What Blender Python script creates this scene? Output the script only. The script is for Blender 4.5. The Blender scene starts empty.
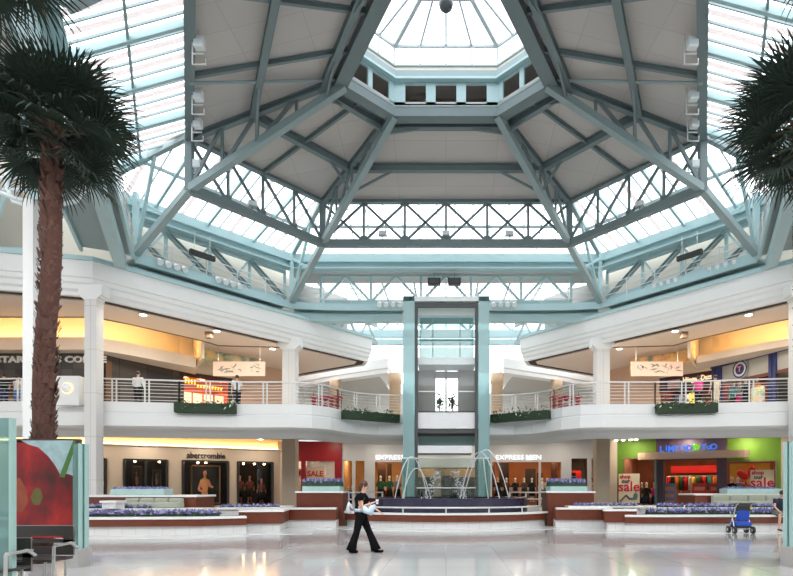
import bpy, bmesh, math, random
from mathutils import Vector, Matrix
R = random.Random(7)
C = bpy.context.scene.collection
EYE = 1.55; F = 560.0; CX = 446.0; HY = 488.0
def K(px, py, Y): return Vector(((px-CX)*Y/F, Y, EYE+(HY-py)*Y/F))
def V(*a): return Vector(a)
# ---------------------------------------------------------------- materials
MATS = {}
def mat(name, col, rough=.6, metal=0, emis=None, es=0, noise=0, nscale=5, bump=0, spec=.5, trans=0, alpha=1):
    if name in MATS: return MATS[name]
    m = bpy.data.materials.new(name); m.use_nodes = True
    nt = m.node_tree; b = nt.nodes['Principled BSDF']
    b.inputs['Base Color'].default_value = (*col, 1); b.inputs['Roughness'].default_value = rough
    b.inputs['Metallic'].default_value = metal; b.inputs['Specular IOR Level'].default_value = spec
    if emis: b.inputs['Emission Color'].default_value = (*emis, 1); b.inputs['Emission Strength'].default_value = es
    if trans: b.inputs['Transmission Weight'].default_value = trans
    if noise or bump:
        tc = nt.nodes.new('ShaderNodeTexCoord'); n = nt.nodes.new('ShaderNodeTexNoise')
        n.inputs['Scale'].default_value = nscale; n.inputs['Detail'].default_value = 6
        nt.links.new(tc.outputs['Object'], n.inputs['Vector'])
        if noise:
            mr = nt.nodes.new('ShaderNodeMapRange'); mr.inputs[3].default_value = 1-noise; mr.inputs[4].default_value = 1+noise
            nt.links.new(n.outputs['Fac'], mr.inputs[0])
            mx = nt.nodes.new('ShaderNodeVectorMath'); mx.operation = 'SCALE'; mx.inputs[0].default_value = col
            nt.links.new(mr.outputs[0], mx.inputs['Scale']); nt.links.new(mx.outputs[0], b.inputs['Base Color'])
        if bump:
            bp = nt.nodes.new('ShaderNodeBump'); bp.inputs['Strength'].default_value = bump
            nt.links.new(n.outputs['Fac'], bp.inputs['Height']); nt.links.new(bp.outputs[0], b.inputs['Normal'])
    MATS[name] = m; return m
def glass(name, tint, gloss=.08, body=0.0, bodycol=(1,1,1)):
    """a thin sheet: mostly clear, a little mirror, a little milky body"""
    if name in MATS: return MATS[name]
    m = bpy.data.materials.new(name); m.use_nodes = True; nt = m.node_tree; nt.nodes.clear()
    o = nt.nodes.new('ShaderNodeOutputMaterial'); t = nt.nodes.new('ShaderNodeBsdfTransparent'); t.inputs[0].default_value = (*tint, 1)
    g = nt.nodes.new('ShaderNodeBsdfGlossy'); g.inputs['Roughness'].default_value = .03
    mx = nt.nodes.new('ShaderNodeMixShader'); mx.inputs[0].default_value = gloss
    nt.links.new(t.outputs[0], mx.inputs[1]); nt.links.new(g.outputs[0], mx.inputs[2]); last = mx
    if body:
        d = nt.nodes.new('ShaderNodeBsdfDiffuse'); d.inputs[0].default_value = (*bodycol, 1)
        m2 = nt.nodes.new('ShaderNodeMixShader'); m2.inputs[0].default_value = body
        nt.links.new(last.outputs[0], m2.inputs[1]); nt.links.new(d.outputs[0], m2.inputs[2]); last = m2
    nt.links.new(last.outputs[0], o.inputs[0]); MATS[name] = m; return m
def node_mat(name):
    m = bpy.data.materials.new(name); m.use_nodes = True; MATS[name] = m
    return m, m.node_tree, m.node_tree.nodes['Principled BSDF']
def brick_mat(name, c1, c2, cm, scale, w, h, mortar, rough, squash=0, noise=0):
    m, nt, b = node_mat(name); tc = nt.nodes.new('ShaderNodeTexCoord'); br = nt.nodes.new('ShaderNodeTexBrick')
    br.offset = squash; br.inputs['Color1'].default_value = (*c1, 1); br.inputs['Color2'].default_value = (*c2, 1)
    br.inputs['Mortar'].default_value = (*cm, 1); br.inputs['Scale'].default_value = scale
    br.inputs['Mortar Size'].default_value = mortar; br.inputs['Brick Width'].default_value = w; br.inputs['Row Height'].default_value = h
    nt.links.new(tc.outputs['Object'], br.inputs['Vector']); nt.links.new(br.outputs['Color'], b.inputs['Base Color'])
    b.inputs['Roughness'].default_value = rough
    return m, nt, b, br, tc
steel = mat('teal_steel', (.28,.36,.37), .45, 0, noise=.06, nscale=2)
steel_dark = mat('grey_teal_steel', (.17,.22,.23), .5, 0, noise=.06, nscale=2)
steel_light = mat('pale_teal_steel', (.40,.56,.58), .4, 0, noise=.05, nscale=2)
white = mat('white_plaster', (.80,.80,.79), .7, noise=.03, nscale=1.5)
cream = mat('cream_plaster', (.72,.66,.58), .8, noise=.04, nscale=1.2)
beige = mat('beige_plaster', (.62,.52,.42), .8, noise=.05, nscale=1.2)
tan = mat('tan_stone', (.50,.42,.32), .6, noise=.1, nscale=6)
greywhite = mat('grey_white_panel', (.62,.64,.68), .5, noise=.03)
black = mat('black_frame', (.02,.018,.018), .4)
slot_shade = mat('dark_reveal', (.035,.033,.028), .8)  # near black puts the unlit depth of the soffit slot into the colour
wood = mat('redwood_panel', (.14,.032,.014), .35, noise=.3, nscale=3)
chrome = mat('brushed_metal', (.62,.62,.61), .3, .85)
railm = mat('painted_rail', (.62,.62,.60), .35, .3)
skin = mat('skin', (.62,.36,.26), .6)
hairb = mat('dark_brown_hair', (.045,.018,.012), .5)
blackc = mat('black_cloth', (.006,.006,.007), .9, spec=.1)
clear = glass('clear_glass', (.97,.99,.99), .05)
shopglass = glass('shop_glass', (.95,.97,.97), .015)
skyglass = glass('skylight_glass', (.93,.95,.97), .04)
tealglass = glass('teal_edge_glass', (.42,.62,.60), .08, .35, (.32,.52,.50))
frost = glass('frosted_glass', (.50,.68,.68), .08, .6, (.42,.62,.63))
cabglass = glass('cab_glass', (.50,.68,.67), .15, .45, (.36,.56,.55))
# ---------------------------------------------------------------- geometry collector
class B:
    def __init__(s): s.v = []; s.f = []; s.mi = []; s.cur = 0
    def add(s, vs, fs):
        n = len(s.v); s.v += [Vector(v) for v in vs]; s.f += [tuple(i+n for i in f) for f in fs]; s.mi += [s.cur]*len(fs); return s
    def box(s, x0, x1, y0, y1, z0, z1):
        return s.add([(x0,y0,z0),(x1,y0,z0),(x1,y1,z0),(x0,y1,z0),(x0,y0,z1),(x1,y0,z1),(x1,y1,z1),(x0,y1,z1)],
                     [(0,3,2,1),(4,5,6,7),(0,1,5,4),(1,2,6,5),(2,3,7,6),(3,0,4,7)])
    def beam(s, p, q, w=.2, h=.2, up=None, flange=0):
        p = Vector(p); q = Vector(q); d = (q-p)
        if d.length < 1e-6: return s
        d.normalize(); up = Vector(up or (0,0,1))
        if abs(d.dot(up)) > .98: up = Vector((0,1,0)) if abs(d.y) < .9 else Vector((1,0,0))
        x = d.cross(up).normalized(); z = x.cross(d).normalized()
        def bx(w, z0, z1):
            vs = [b + x*(sx*w/2) + z*sz for b in (p,q) for sx,sz in ((-1,z0),(1,z0),(1,z1),(-1,z1))]
            s.add(vs, [(0,1,2,3),(7,6,5,4),(0,4,5,1),(1,5,6,2),(2,6,7,3),(3,7,4,0)])
        if flange:      # an I section
            t = flange; bx(w, -h/2, -h/2+t); bx(w, h/2-t, h/2); bx(t, -h/2+t, h/2-t)
        else: bx(w, -h/2, h/2)
        return s
    def tube(s, pts, r, n=8, cap=True):
        pts = [Vector(p) for p in pts]; rr = r if isinstance(r, (list,tuple)) else [r]*len(pts)
        base = len(s.v); vs = []; fs = []; px = None
        for i, p in enumerate(pts):
            d = (pts[min(i+1,len(pts)-1)] - pts[max(i-1,0)]).normalized()
            if px is None:
                a = Vector((0,0,1)) if abs(d.z) < .9 else Vector((0,1,0)); px = d.cross(a).normalized()
            else: px = (px - d*px.dot(d)).normalized()
            py = d.cross(px)
            ri = rr[i]; rx, ry = ri if isinstance(ri, tuple) else (ri, ri)
            for k in range(n):
                a = 2*math.pi*k/n; vs.append(p + px*(rx*math.cos(a)) + py*(ry*math.sin(a)))
        for i in range(len(pts)-1):
            for k in range(n):
                fs.append((i*n+k, i*n+(k+1)%n, (i+1)*n+(k+1)%n, (i+1)*n+k))
        if cap: fs.append(tuple(reversed(range(n)))); fs.append(tuple(range((len(pts)-1)*n, len(pts)*n)))
        return s.add(vs, fs)
    def vtube(s, rings, n=16):        # rings: (x,y,z,rx,ry)
        vs = []; fs = []
        for (x,y,z,rx,ry) in rings:
            for k in range(n):
                a = 2*math.pi*k/n; vs.append((x+rx*math.cos(a), y+ry*math.sin(a), z))
        for i in range(len(rings)-1):
            for k in range(n): fs.append((i*n+k, i*n+(k+1)%n, (i+1)*n+(k+1)%n, (i+1)*n+k))
        fs.append(tuple(reversed(range(n)))); fs.append(tuple(range((len(rings)-1)*n, len(rings)*n)))
        return s.add(vs, fs)
    def prism(s, poly, z0, z1):
        n = len(poly)
        return s.add([(p[0],p[1],z0) for p in poly]+[(p[0],p[1],z1) for p in poly],
              [tuple(reversed(range(n))), tuple(range(n,2*n))]+[(i,(i+1)%n,n+(i+1)%n,n+i) for i in range(n)])
    def face(s, *pts): return s.add(pts, [tuple(range(len(pts)))])
    def slabf(s, pts, t):          # a plane polygon given thickness t along -normal
        pts = [Vector(p) for p in pts]; nrm = (pts[1]-pts[0]).cross(pts[2]-pts[0]).normalized(); n = len(pts)
        return s.add(pts+[p-nrm*t for p in pts], [tuple(range(n)), tuple(reversed(range(n,2*n)))]+[(i,n+i,n+(i+1)%n,(i+1)%n) for i in range(n)])
    def sweep(s, path, prof, closed_prof=False):
        """profile of (offset to the left of travel, z) swept along a plan path, mitred"""
        n = len(prof); vs = []; fs = []
        for i in range(len(path)):
            c = offpt(path, i)
            for o, z in prof: vs.append((path[i][0]+c[0]*o, path[i][1]+c[1]*o, z))
        for i in range(len(path)-1):
            for k in range(n if closed_prof else n-1):
                a, b = k, (k+1) % n
                fs.append((i*n+a, i*n+b, (i+1)*n+b, (i+1)*n+a))
        if closed_prof: fs.append(tuple(range(n))); fs.append(tuple(reversed(range((len(path)-1)*n, len(path)*n))))
        return s.add(vs, fs)
    def ball(s, c, r, n=10, m=6):
        r3 = r if isinstance(r, (tuple,list)) else (r,r,r); vs = []; fs = []
        for i in range(m+1):
            t = math.pi*i/m
            for k in range(n):
                a = 2*math.pi*k/n; vs.append((c[0]+r3[0]*math.sin(t)*math.cos(a), c[1]+r3[1]*math.sin(t)*math.sin(a), c[2]+r3[2]*math.cos(t)))
        for i in range(m):
            for k in range(n): fs.append((i*n+k, (i+1)*n+k, (i+1)*n+(k+1)%n, i*n+(k+1)%n))
        return s.add(vs, fs)
    def wall(s, a, b, z0, z1, th, holes=()):
        """vertical wall from a to b (plan), thickness th behind (right of travel), holes (u0,u1,za,zb) in metres along"""
        a = Vector((a[0],a[1],0)); b = Vector((b[0],b[1],0)); L = (b-a).length; d = (b-a)/L; nr = Vector((d.y,-d.x,0))*-1
        us = sorted({0, L, *[max(0,min(L,h[0])) for h in holes], *[max(0,min(L,h[1])) for h in holes]})
        for i in range(len(us)-1):
            um = (us[i]+us[i+1])/2; hs = sorted([(h[2],h[3]) for h in holes if h[0] < um < h[1]])
            z = z0
            for (za,zb) in hs+[(z1,z1)]:
                if za > z+1e-4:
                    p = a+d*us[i]; q = a+d*us[i+1]
                    s.add([(p.x,p.y,z),(q.x,q.y,z),(q.x+nr.x*th,q.y+nr.y*th,z),(p.x+nr.x*th,p.y+nr.y*th,z),
                           (p.x,p.y,za),(q.x,q.y,za),(q.x+nr.x*th,q.y+nr.y*th,za),(p.x+nr.x*th,p.y+nr.y*th,za)],
                          [(0,3,2,1),(4,5,6,7),(0,1,5,4),(1,2,6,5),(2,3,7,6),(3,0,4,7)])
                z = max(z, zb)
        return s
    def build(s, name, m, parent=None, smooth=False, kind=None, origin=None, bevel=0):
        if not s.v: return None
        if parent is not None:
            org = Vector((0,0,0)); q = parent
            while q is not None: org += q.location; q = q.parent
            loc = Vector((0,0,0))
        elif origin is not None: org = Vector(origin); loc = org
        else:
            xs = [v.x for v in s.v]; ys = [v.y for v in s.v]; zs = [v.z for v in s.v]
            org = Vector(((min(xs)+max(xs))/2, (min(ys)+max(ys))/2, min(zs))); loc = org
        me = bpy.data.meshes.new(name); me.from_pydata([v-org for v in s.v], [], s.f)
        ms = m if isinstance(m, (list,tuple)) else [m]
        for x in ms: me.materials.append(x)
        if len(ms) > 1:
            for p, i in zip(me.polygons, s.mi): p.material_index = i
        if smooth:
            for p in me.polygons: p.use_smooth = True
        bm = bmesh.new(); bm.from_mesh(me); bmesh.ops.recalc_face_normals(bm, faces=bm.faces); bm.to_mesh(me); bm.free()
        me.update(); o = bpy.data.objects.new(name, me); C.objects.link(o); o.location = loc
        if parent is not None: o.parent = parent
        if kind: o['kind'] = kind
        if bevel:
            mo = o.modifiers.new('bevel', 'BEVEL'); mo.width = bevel; mo.segments = 2; mo.limit_method = 'ANGLE'
        return o
def offpt(path, i):
    """mitre vector (left of travel) at path point i"""
    def nrm(a, b):
        d = Vector((b[0]-a[0], b[1]-a[1])); d.normalize(); return Vector((-d.y, d.x))
    if i == 0: return nrm(path[0], path[1])
    if i == len(path)-1: return nrm(path[-2], path[-1])
    a = nrm(path[i-1], path[i]); b = nrm(path[i], path[i+1]); m = (a+b)
    if m.length < 1e-5: return a
    m.normalize(); return m / max(.35, m.dot(a))
def offset(path, o): return [(p[0]+offpt(path,i)[0]*o, p[1]+offpt(path,i)[1]*o) for i, p in enumerate(path)]
def mir(path, m):   # mirror a plan path; keeps order
    return [(p[0]*m, p[1]) for p in path]
def thing(name, label, cat, loc=(0,0,0), group=None):
    o = bpy.data.objects.new(name, None); C.objects.link(o); o.location = loc
    o.empty_display_size = .2; o['label'] = label; o['category'] = cat
    if group: o['group'] = group
    return o
def tag(o, label, cat, group=None):
    o['label'] = label; o['category'] = cat
    if group: o['group'] = group
    return o
def dup(root, loc=None, rz=None, label=None, group=None, scale=None):
    r = root.copy(); C.objects.link(r)
    if loc is not None: r.location = loc
    if rz is not None: r.rotation_euler.z = rz
    if scale: r.scale = (scale,)*3
    if label: r['label'] = label
    if group: r['group'] = group
    for ch in list(root.children):
        c = ch.copy(); C.objects.link(c); c.parent = r
        for g in list(ch.children):
            d = g.copy(); C.objects.link(d); d.parent = c
    return r
def text(name, body, m, parent, at, size, rz=0, ext=.02, align='CENTER', sx=1, bold=0, tilt=math.pi/2, width=None):
    cu = bpy.data.curves.new(name, 'FONT'); cu.body = body; cu.size = size; cu.extrude = ext; cu.align_x = align; cu.offset = bold
    cu.align_y = 'CENTER'; cu.resolution_u = 2
    t = bpy.data.objects.new(name, cu); C.objects.link(t); bpy.context.view_layer.update()
    me = bpy.data.meshes.new_from_object(t); bpy.data.objects.remove(t)
    if width:
        xs_ = [v.co.x for v in me.vertices]; sx = width/max(.01,max(xs_)-min(xs_))
    M = Matrix.Translation(Vector(at)) @ Matrix.Rotation(rz,4,'Z') @ Matrix.Rotation(tilt,4,'X') @ Matrix.Diagonal((sx,1,1,1))
    b = B(); b.add([M @ v.co for v in me.vertices], [tuple(p.vertices) for p in me.polygons])
    return b.build(name, m, parent)
# ================================================================ CAMERA, SKY
cam = bpy.data.cameras.new('camera'); co = bpy.data.objects.new('camera', cam); C.objects.link(co)
co.location = (0,0,EYE); co.rotation_euler = (math.pi/2,0,0)
cam.sensor_width = 36; cam.lens = F/793*36; cam.shift_x = (396.5-CX)/793; cam.shift_y = (HY-288)/793; cam.clip_end = 500
bpy.context.scene.camera = co
W = bpy.data.worlds.new('sky'); bpy.context.scene.world = W; W.use_nodes = True
bg = W.node_tree.nodes['Background']; bg.inputs[0].default_value = (.95,.98,1,1); bg.inputs[1].default_value = 2.3
sc = bpy.context.scene
sc.view_settings.view_transform = 'Standard'; sc.view_settings.look = 'None'; sc.view_settings.gamma = 1
sc.view_settings.use_curve_mapping = False; sc.view_settings.exposure = 0.85
sc.cycles.max_bounces = 8; sc.cycles.diffuse_bounces = 5; sc.cycles.glossy_bounces = 4; sc.cycles.transparent_max_bounces = 24
sc.cycles.use_denoising = True; sc.cycles.sample_clamp_indirect = 6; sc.cycles.caustics_reflective = False; sc.cycles.caustics_refractive = False
# ================================================================ PLAN
F2 = 5.4; FZ0 = 9.95; FZ1 = 11.43; CW = 12.35; BZ = 15.25; EZ = 16.55; EB = 14.25; CZ = 18.05
E_ = [(-6.4,29.1),(-10.9,23.8),(-6.0,13.1)]; Cr = [(-2.25,24.3),(-4.06,22.5),(-1.6,17.9)]
Bp = [(-9.05,32.9),(-15.8,25.2),(-7.7,9.0)]; Lp = [(-9.0,32.7),(-14.4,26.0),(-8.6,12.6)]
P3 = lambda p, z: Vector((p[0],p[1],z))
def side(m): return 'left' if m < 0 else 'right'
mm = lambda p, m: (p[0]*(-m), p[1])      # m=-1 keeps the left half, m=+1 mirrors it
ringL = lambda ps: [mm(p,-1) for p in ps]
# ---- floor
m, nt, b, br, tc = brick_mat('floor_tile', (.46,.457,.455), (.42,.418,.42), (.31,.308,.31), 1, 1.2, 1.2, .006, .12)
nz = nt.nodes.new('ShaderNodeTexNoise'); nz.inputs['Scale'].default_value = .5; nt.links.new(tc.outputs['Object'], nz.inputs['Vector'])
mr = nt.nodes.new('ShaderNodeMapRange'); mr.inputs[3].default_value = .05; mr.inputs[4].default_value = .13
nt.links.new(nz.outputs['Fac'], mr.inputs[0]); nt.links.new(mr.outputs[0], b.inputs['Roughness'])
B().box(-45,45,-12,75,-.2,0).build('floor', m, kind='structure')
# ================================================================ ROOF DECK (ceiling) with purlins
dm, nt, b, br, tc = brick_mat('roof_deck_board', (.56,.53,.50), (.53,.50,.48), (.42,.40,.38), 1, 2.4, 1.2, .012, .85)
def roofring(t):  # t from eave (0) to crown (1)
    L = [Vector((e[0]+(c[0]-e[0])*t, e[1]+(c[1]-e[1])*t, EZ+(CZ+.1-EZ)*t)) for e, c in zip(E_, Cr)]
    return L + [Vector((-p.x,p.y,p.z)) for p in reversed(L)]        # left far, left mid, left near, right near, right mid, right far
r0, r1 = roofring(0), roofring(1)
d = B()
for i in range(6):
    j = (i+1) % 6
    d.add([r0[i],r0[j],r1[j],r1[i], *[q+V(0,0,.15) for q in (r0[i],r0[j],r1[j],r1[i])]], [(0,1,2,3),(4,7,6,5),(0,4,5,1),(2,6,7,3)])
deck = d.build('ceiling', dm, kind='structure')
for t in (.42,.86):
    rr = roofring(t)
    for i in range(6):
        j = (i+1) % 6
        B().beam(rr[i]-V(0,0,.2), rr[j]-V(0,0,.2), .26, .36, flange=.04).build('purlin', steel_dark, deck)
# rafters running down the side sectors and the far one
for i, n in ((1,3),(3,3),(0,2),(4,2)):
    j = i+1
    for k in range(1, n):
        f = k/n; a = r0[i].lerp(r0[j], f); c = r1[i].lerp(r1[j], f)
        B().beam(a-V(0,0,.12), c-V(0,0,.12), .12, .2, flange=.03).build('rafter', steel_dark, deck)
# ================================================================ HIP TRUSSES
def hip(m, i, word):
    E, Cc, L = mm(E_[i],m), mm(Cr[i],m), mm(Lp[i],m)
    top0, top1 = P3(E,EZ-.15), P3(Cc,CZ-.05); b0, b1 = P3(E,EB), P3(Cc,CZ-.35); foot = P3(L,CW+.1)
    t = thing('hip_truss', word, 'roof truss', (L[0],L[1],CW))
    B().beam(top0, top1, .24, .26, flange=.04).build('top_chord', steel_dark, t)
    B().beam(b0, b1, .3, .3).build('bottom_chord', steel, t)
    B().beam(b0, foot, .3, .3).build('foot_strut', steel, t)
    B().beam(P3(E,EZ), P3(E,EB-.1), .3, .3).build('post', steel_dark, t)
    B().beam(P3(L,BZ+ (.0 if i else .0)), foot, .22, .22).build('post', steel_light, t)
    hipb = P3(mm(Bp[i],m), BZ)
    B().beam(P3(E,EZ), hipb, .22, .28).build('hip_rafter', steel, t)
    B().beam(foot, P3(E,EZ).lerp(hipb,.35), .14, .16).build('brace', steel_light, t)
    B().beam(P3(L,BZ-.3), b0.lerp(foot,.4), .1, .12).build('brace', steel_light, t)
    ts = (.22,.45,.7); prev = b0
    for k, f in enumerate(ts):
        tp = top0.lerp(top1,f); bp = b0.lerp(b1,f)
        B().beam(tp, bp, .11, .11).build('web_post', steel_dark, t)
        B().beam(prev, tp, .11, .13).build('web_diagonal', steel_dark, t); prev = bp
    # sway braces out to the purlins
    for f in (.42,.86):
        rr = roofring(f); n = i if m < 0 else 5-i
        for other in ((n+1)%6, (n-1)%6):
            q = rr[n].lerp(rr[other], .22 if f < .5 else .3) - V(0,0,.35)
            B().beam(b0.lerp(b1,f+.02), q, .1, .1).build('sway_brace', steel_dark, t)
    return t
for m in (-1,1):
    hip(m,0,f'teal hip truss rising from the far {side(m)} corner of the catwalk to the roof crown')
    hip(m,1,f'long teal hip truss rising from the middle {side(m)} corner of the catwalk to the crown')
hip(-1,2,'teal hip truss overhead on the near left of the roof'); hip(1,2,'teal hip truss overhead on the near right of the roof')
# ================================================================ EAVE TRUSSES
def eave(a, b, n, style, word):
    t = thing('eave_truss', word, 'roof truss', ((a[0]+b[0])/2,(a[1]+b[1])/2,EB))
    B().beam(P3(a,EZ), P3(b,EZ), .3, .42, flange=.05).build('top_chord', steel_dark, t)
    B().beam(P3(a,EB), P3(b,EB), .34, .34).build('bottom_chord', steel_dark, t)
    for k in range(n+1):
        p = P3(a,EZ-.2).lerp(P3(b,EZ-.2), k/n); q = P3(a,EB+.1).lerp(P3(b,EB+.1), k/n)
        if 0 < k < n: B().beam(p, q, .12, .12).build('web_post', steel_dark, t)
        if k < n:
            p2 = P3(a,EZ-.2).lerp(P3(b,EZ-.2), (k+1)/n); q2 = P3(a,EB+.1).lerp(P3(b,EB+.1), (k+1)/n)
            if style == 'x' or style == '\\': B().beam(p, q2, .11, .11).build('web_diagonal', steel_dark, t)
            if style == 'x' or style == '/': B().beam(q, p2, .11, .11).build('web_diagonal', steel_dark, t)
            B().box(q.x-.16,q.x+.16,q.y-.03,q.y+.03,q.z,q.z+.3).build('gusset', steel_dark, t)
eave((-6.4,29.1),(6.4,29.1),6,'x','far eave truss with crossed braces in front of the far skylight')
eave(E_[1],E_[0],4,'\\','left eave truss slanting back below the roof deck, beside the left skylight')
eave(mm(E_[0],1),mm(E_[1],1),4,'/','right eave truss slanting back below the roof deck, beside the right skylight')
def edge(a, b, word):
    t = thing('eave_girder', word, 'roof girder', (a[0],a[1],EZ-.3))
    B().beam(P3(a,EZ-.05), P3(b,EZ-.05), .34, .55, flange=.05).build('girder', steel_dark, t)
    B().beam(P3(a,EZ+.1)+V(0,0,.0), P3(b,EZ+.1), .12, .6).build('curb', steel_dark, t)
    return t
edge(E_[1],E_[2],'long dark girder between the roof deck and the left side skylight')
edge(mm(E_[1],1),mm(E_[2],1),'long dark girder between the roof deck and the right side skylight')
# tie rods across the roof (the long thin pipes)
for m in (-1,1):
    g = B().tube([P3(mm(E_[1],m),0).lerp(P3(mm(E_[2],m),0),.33)+V(0,0,EZ-.35), P3(mm(Cr[1],m),CZ-.1)], .06).build('tie_rod', steel)
    tag(g, f'thin straight tie rod under the {side(m)} side of the roof deck', 'tie rod')
# ================================================================ CROWN + LANTERN
cr = [Vector((x,y,0)) for x,y in Cr] + [Vector((-x,y,0)) for x,y in reversed(Cr)]
crown = thing('crown_structure', 'six sided teal crown ring of windowed panels under the top lantern', 'roof crown', (0,21.2,CZ-.4))
cc = [(p.x,p.y) for p in cr]; ccl = cc + [cc[0]]
def ring_sweep(prof):
    bb = B(); n = len(prof)
    cen = Vector((0,21.2,0))
    # mitred closed ring
    pts = [(p.x,p.y) for p in cr]
    def off(i,o):
        a, q, c = Vector(pts[i-1]), Vector(pts[i]), Vector(pts[(i+1)%6])
        n1 = (q-a).normalized(); n1 = Vector((-n1.y,n1.x)); n2 = (c-q).normalized(); n2 = Vector((-n2.y,n2.x))
        mmv = (n1+n2).normalized(); mmv = mmv/ mmv.dot(n1)
        return q + mmv*o        # ring runs anticlockwise seen from above -> left is inward
    vs = []
    for i in range(6):
        for o, z in prof:
            q = off(i,o); vs.append((q.x,q.y,z))
    fs = [(i*n+k, i*n+(k+1)%n, ((i+1)%6)*n+(k+1)%n, ((i+1)%6)*n+k) for i in range(6) for k in range(n)]
    return bb.add(vs, fs), off
# inward sign
_, off_ = ring_sweep([(0,0),(1,0),(1,1)])
sg = 1 if (off_(0,1)-Vector((0,21.2))).length < (Vector(cc[0])-Vector((0,21.2))).length else -1
def ring(o0,o1,z0,z1,name,m,par,kind=None):
    b_, _ = ring_sweep([(o0*sg,z0),(o1*sg,z0),(o1*sg,z1),(o0*sg,z1)]); return b_.build(name, m, par, kind=kind)
ring(-.42,.10,CZ-.42,CZ-.02,'ring_beam',steel_dark,crown)
ring(-.30,.12,CZ-.03,CZ+.03,'flange',steel,crown)
ring(-.15,.25,CZ+1.10,CZ+1.2,'ledge',steel_light,crown)
ring(.0,.18,CZ+1.2,CZ+1.5,'cornice',mat('shade_teal',(.28,.36,.38),.5),crown)  # cornice in one even mid teal, close to the steel
ring(-.1,.06,CZ+1.48,CZ+1.72,'curb',cream,crown)
ring(-.05,.12,CZ+1.72,CZ+1.80,'gutter',steel,crown)
pan = B()
for i in range(6):
    a, b_ = cr[i], cr[(i+1)%6]; L = (b_-a).length
    nh = max(2, round(L/1.4)); hs = []
    for k in range(nh):
        c0 = (k+.5)*L/nh*.88+L*.06; hs.append((c0-.45,c0+.45,CZ+.17,CZ+1.02))
    # order so that thickness goes outward
    if sg > 0: pan.wall((b_.x,b_.y),(a.x,a.y),CZ,CZ+1.15,.1,hs)
    else: pan.wall((a.x,a.y),(b_.x,b_.y),CZ,CZ+1.15,.1,hs)
pan.build('window_panel', steel_light, crown)
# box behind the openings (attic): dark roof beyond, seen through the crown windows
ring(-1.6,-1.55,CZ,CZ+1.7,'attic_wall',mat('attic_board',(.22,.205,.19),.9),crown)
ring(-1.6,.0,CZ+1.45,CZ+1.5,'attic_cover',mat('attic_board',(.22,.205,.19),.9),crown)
# lantern glass
lan = thing('roof_lantern', 'glazed pyramid lantern of white bars on top of the roof crown', 'skylight', (0,21.2,CZ+1.8))
z0, z1, z2 = CZ+1.78, CZ+2.65, CZ+3.1; apex = Vector((0,21.2,21.9))
ro = [Vector((off_(i,.02*sg).x, off_(i,.02*sg).y, z0)) for i in range(6)]
rt = [Vector((p.x,p.y,z1)) for p in ro]; tt = [p.lerp(apex,.53) for p in rt]
gb = B(); fb = B(); hb = B()
for i in range(6):
    j = (i+1)%6
    gb.face(ro[i],ro[j],rt[j],rt[i]); gb.face(rt[i],rt[j],tt[j],tt[i]); gb.face(tt[i],tt[j],apex)
    fb.beam(rt[i],rt[j],.09,.10); fb.beam(tt[i],tt[j],.10,.12); fb.beam(ro[i],rt[i],.09,.09); hb.beam(rt[i],tt[i],.16,.18); hb.beam(tt[i],apex,.08,.1)
    n = 4 if i in (5,) or i == 2 else 3
    for k in range(1,n):
        f = k/n; fb.beam(ro[i].lerp(ro[j],f), rt[i].lerp(rt[j],f), .08,.08); fb.beam(rt[i].lerp(rt[j],f), tt[i].lerp(tt[j],f), .08,.08)
whitesteel = mat('white_steel',(.42,.47,.49),.45)
gb.build('glazing', skyglass, lan); fb.build('glazing_bar', whitesteel, lan); hb.build('hip_bar', whitesteel, lan)
lp = thing('pendant_lamp', 'dark round pendant lamp hanging in the top of the lantern', 'lamp', (0,20.6,19.0))
g = B(); g.ball((0,20.6,19.35),.27,16,10); g.build('globe', mat('dark_globe',(.08,.09,.10),.3), lp, smooth=True)
B().tube([(0,20.6,19.55),(0,21.1,21.8)],.025).build('rod', steel_dark, lp)
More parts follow.
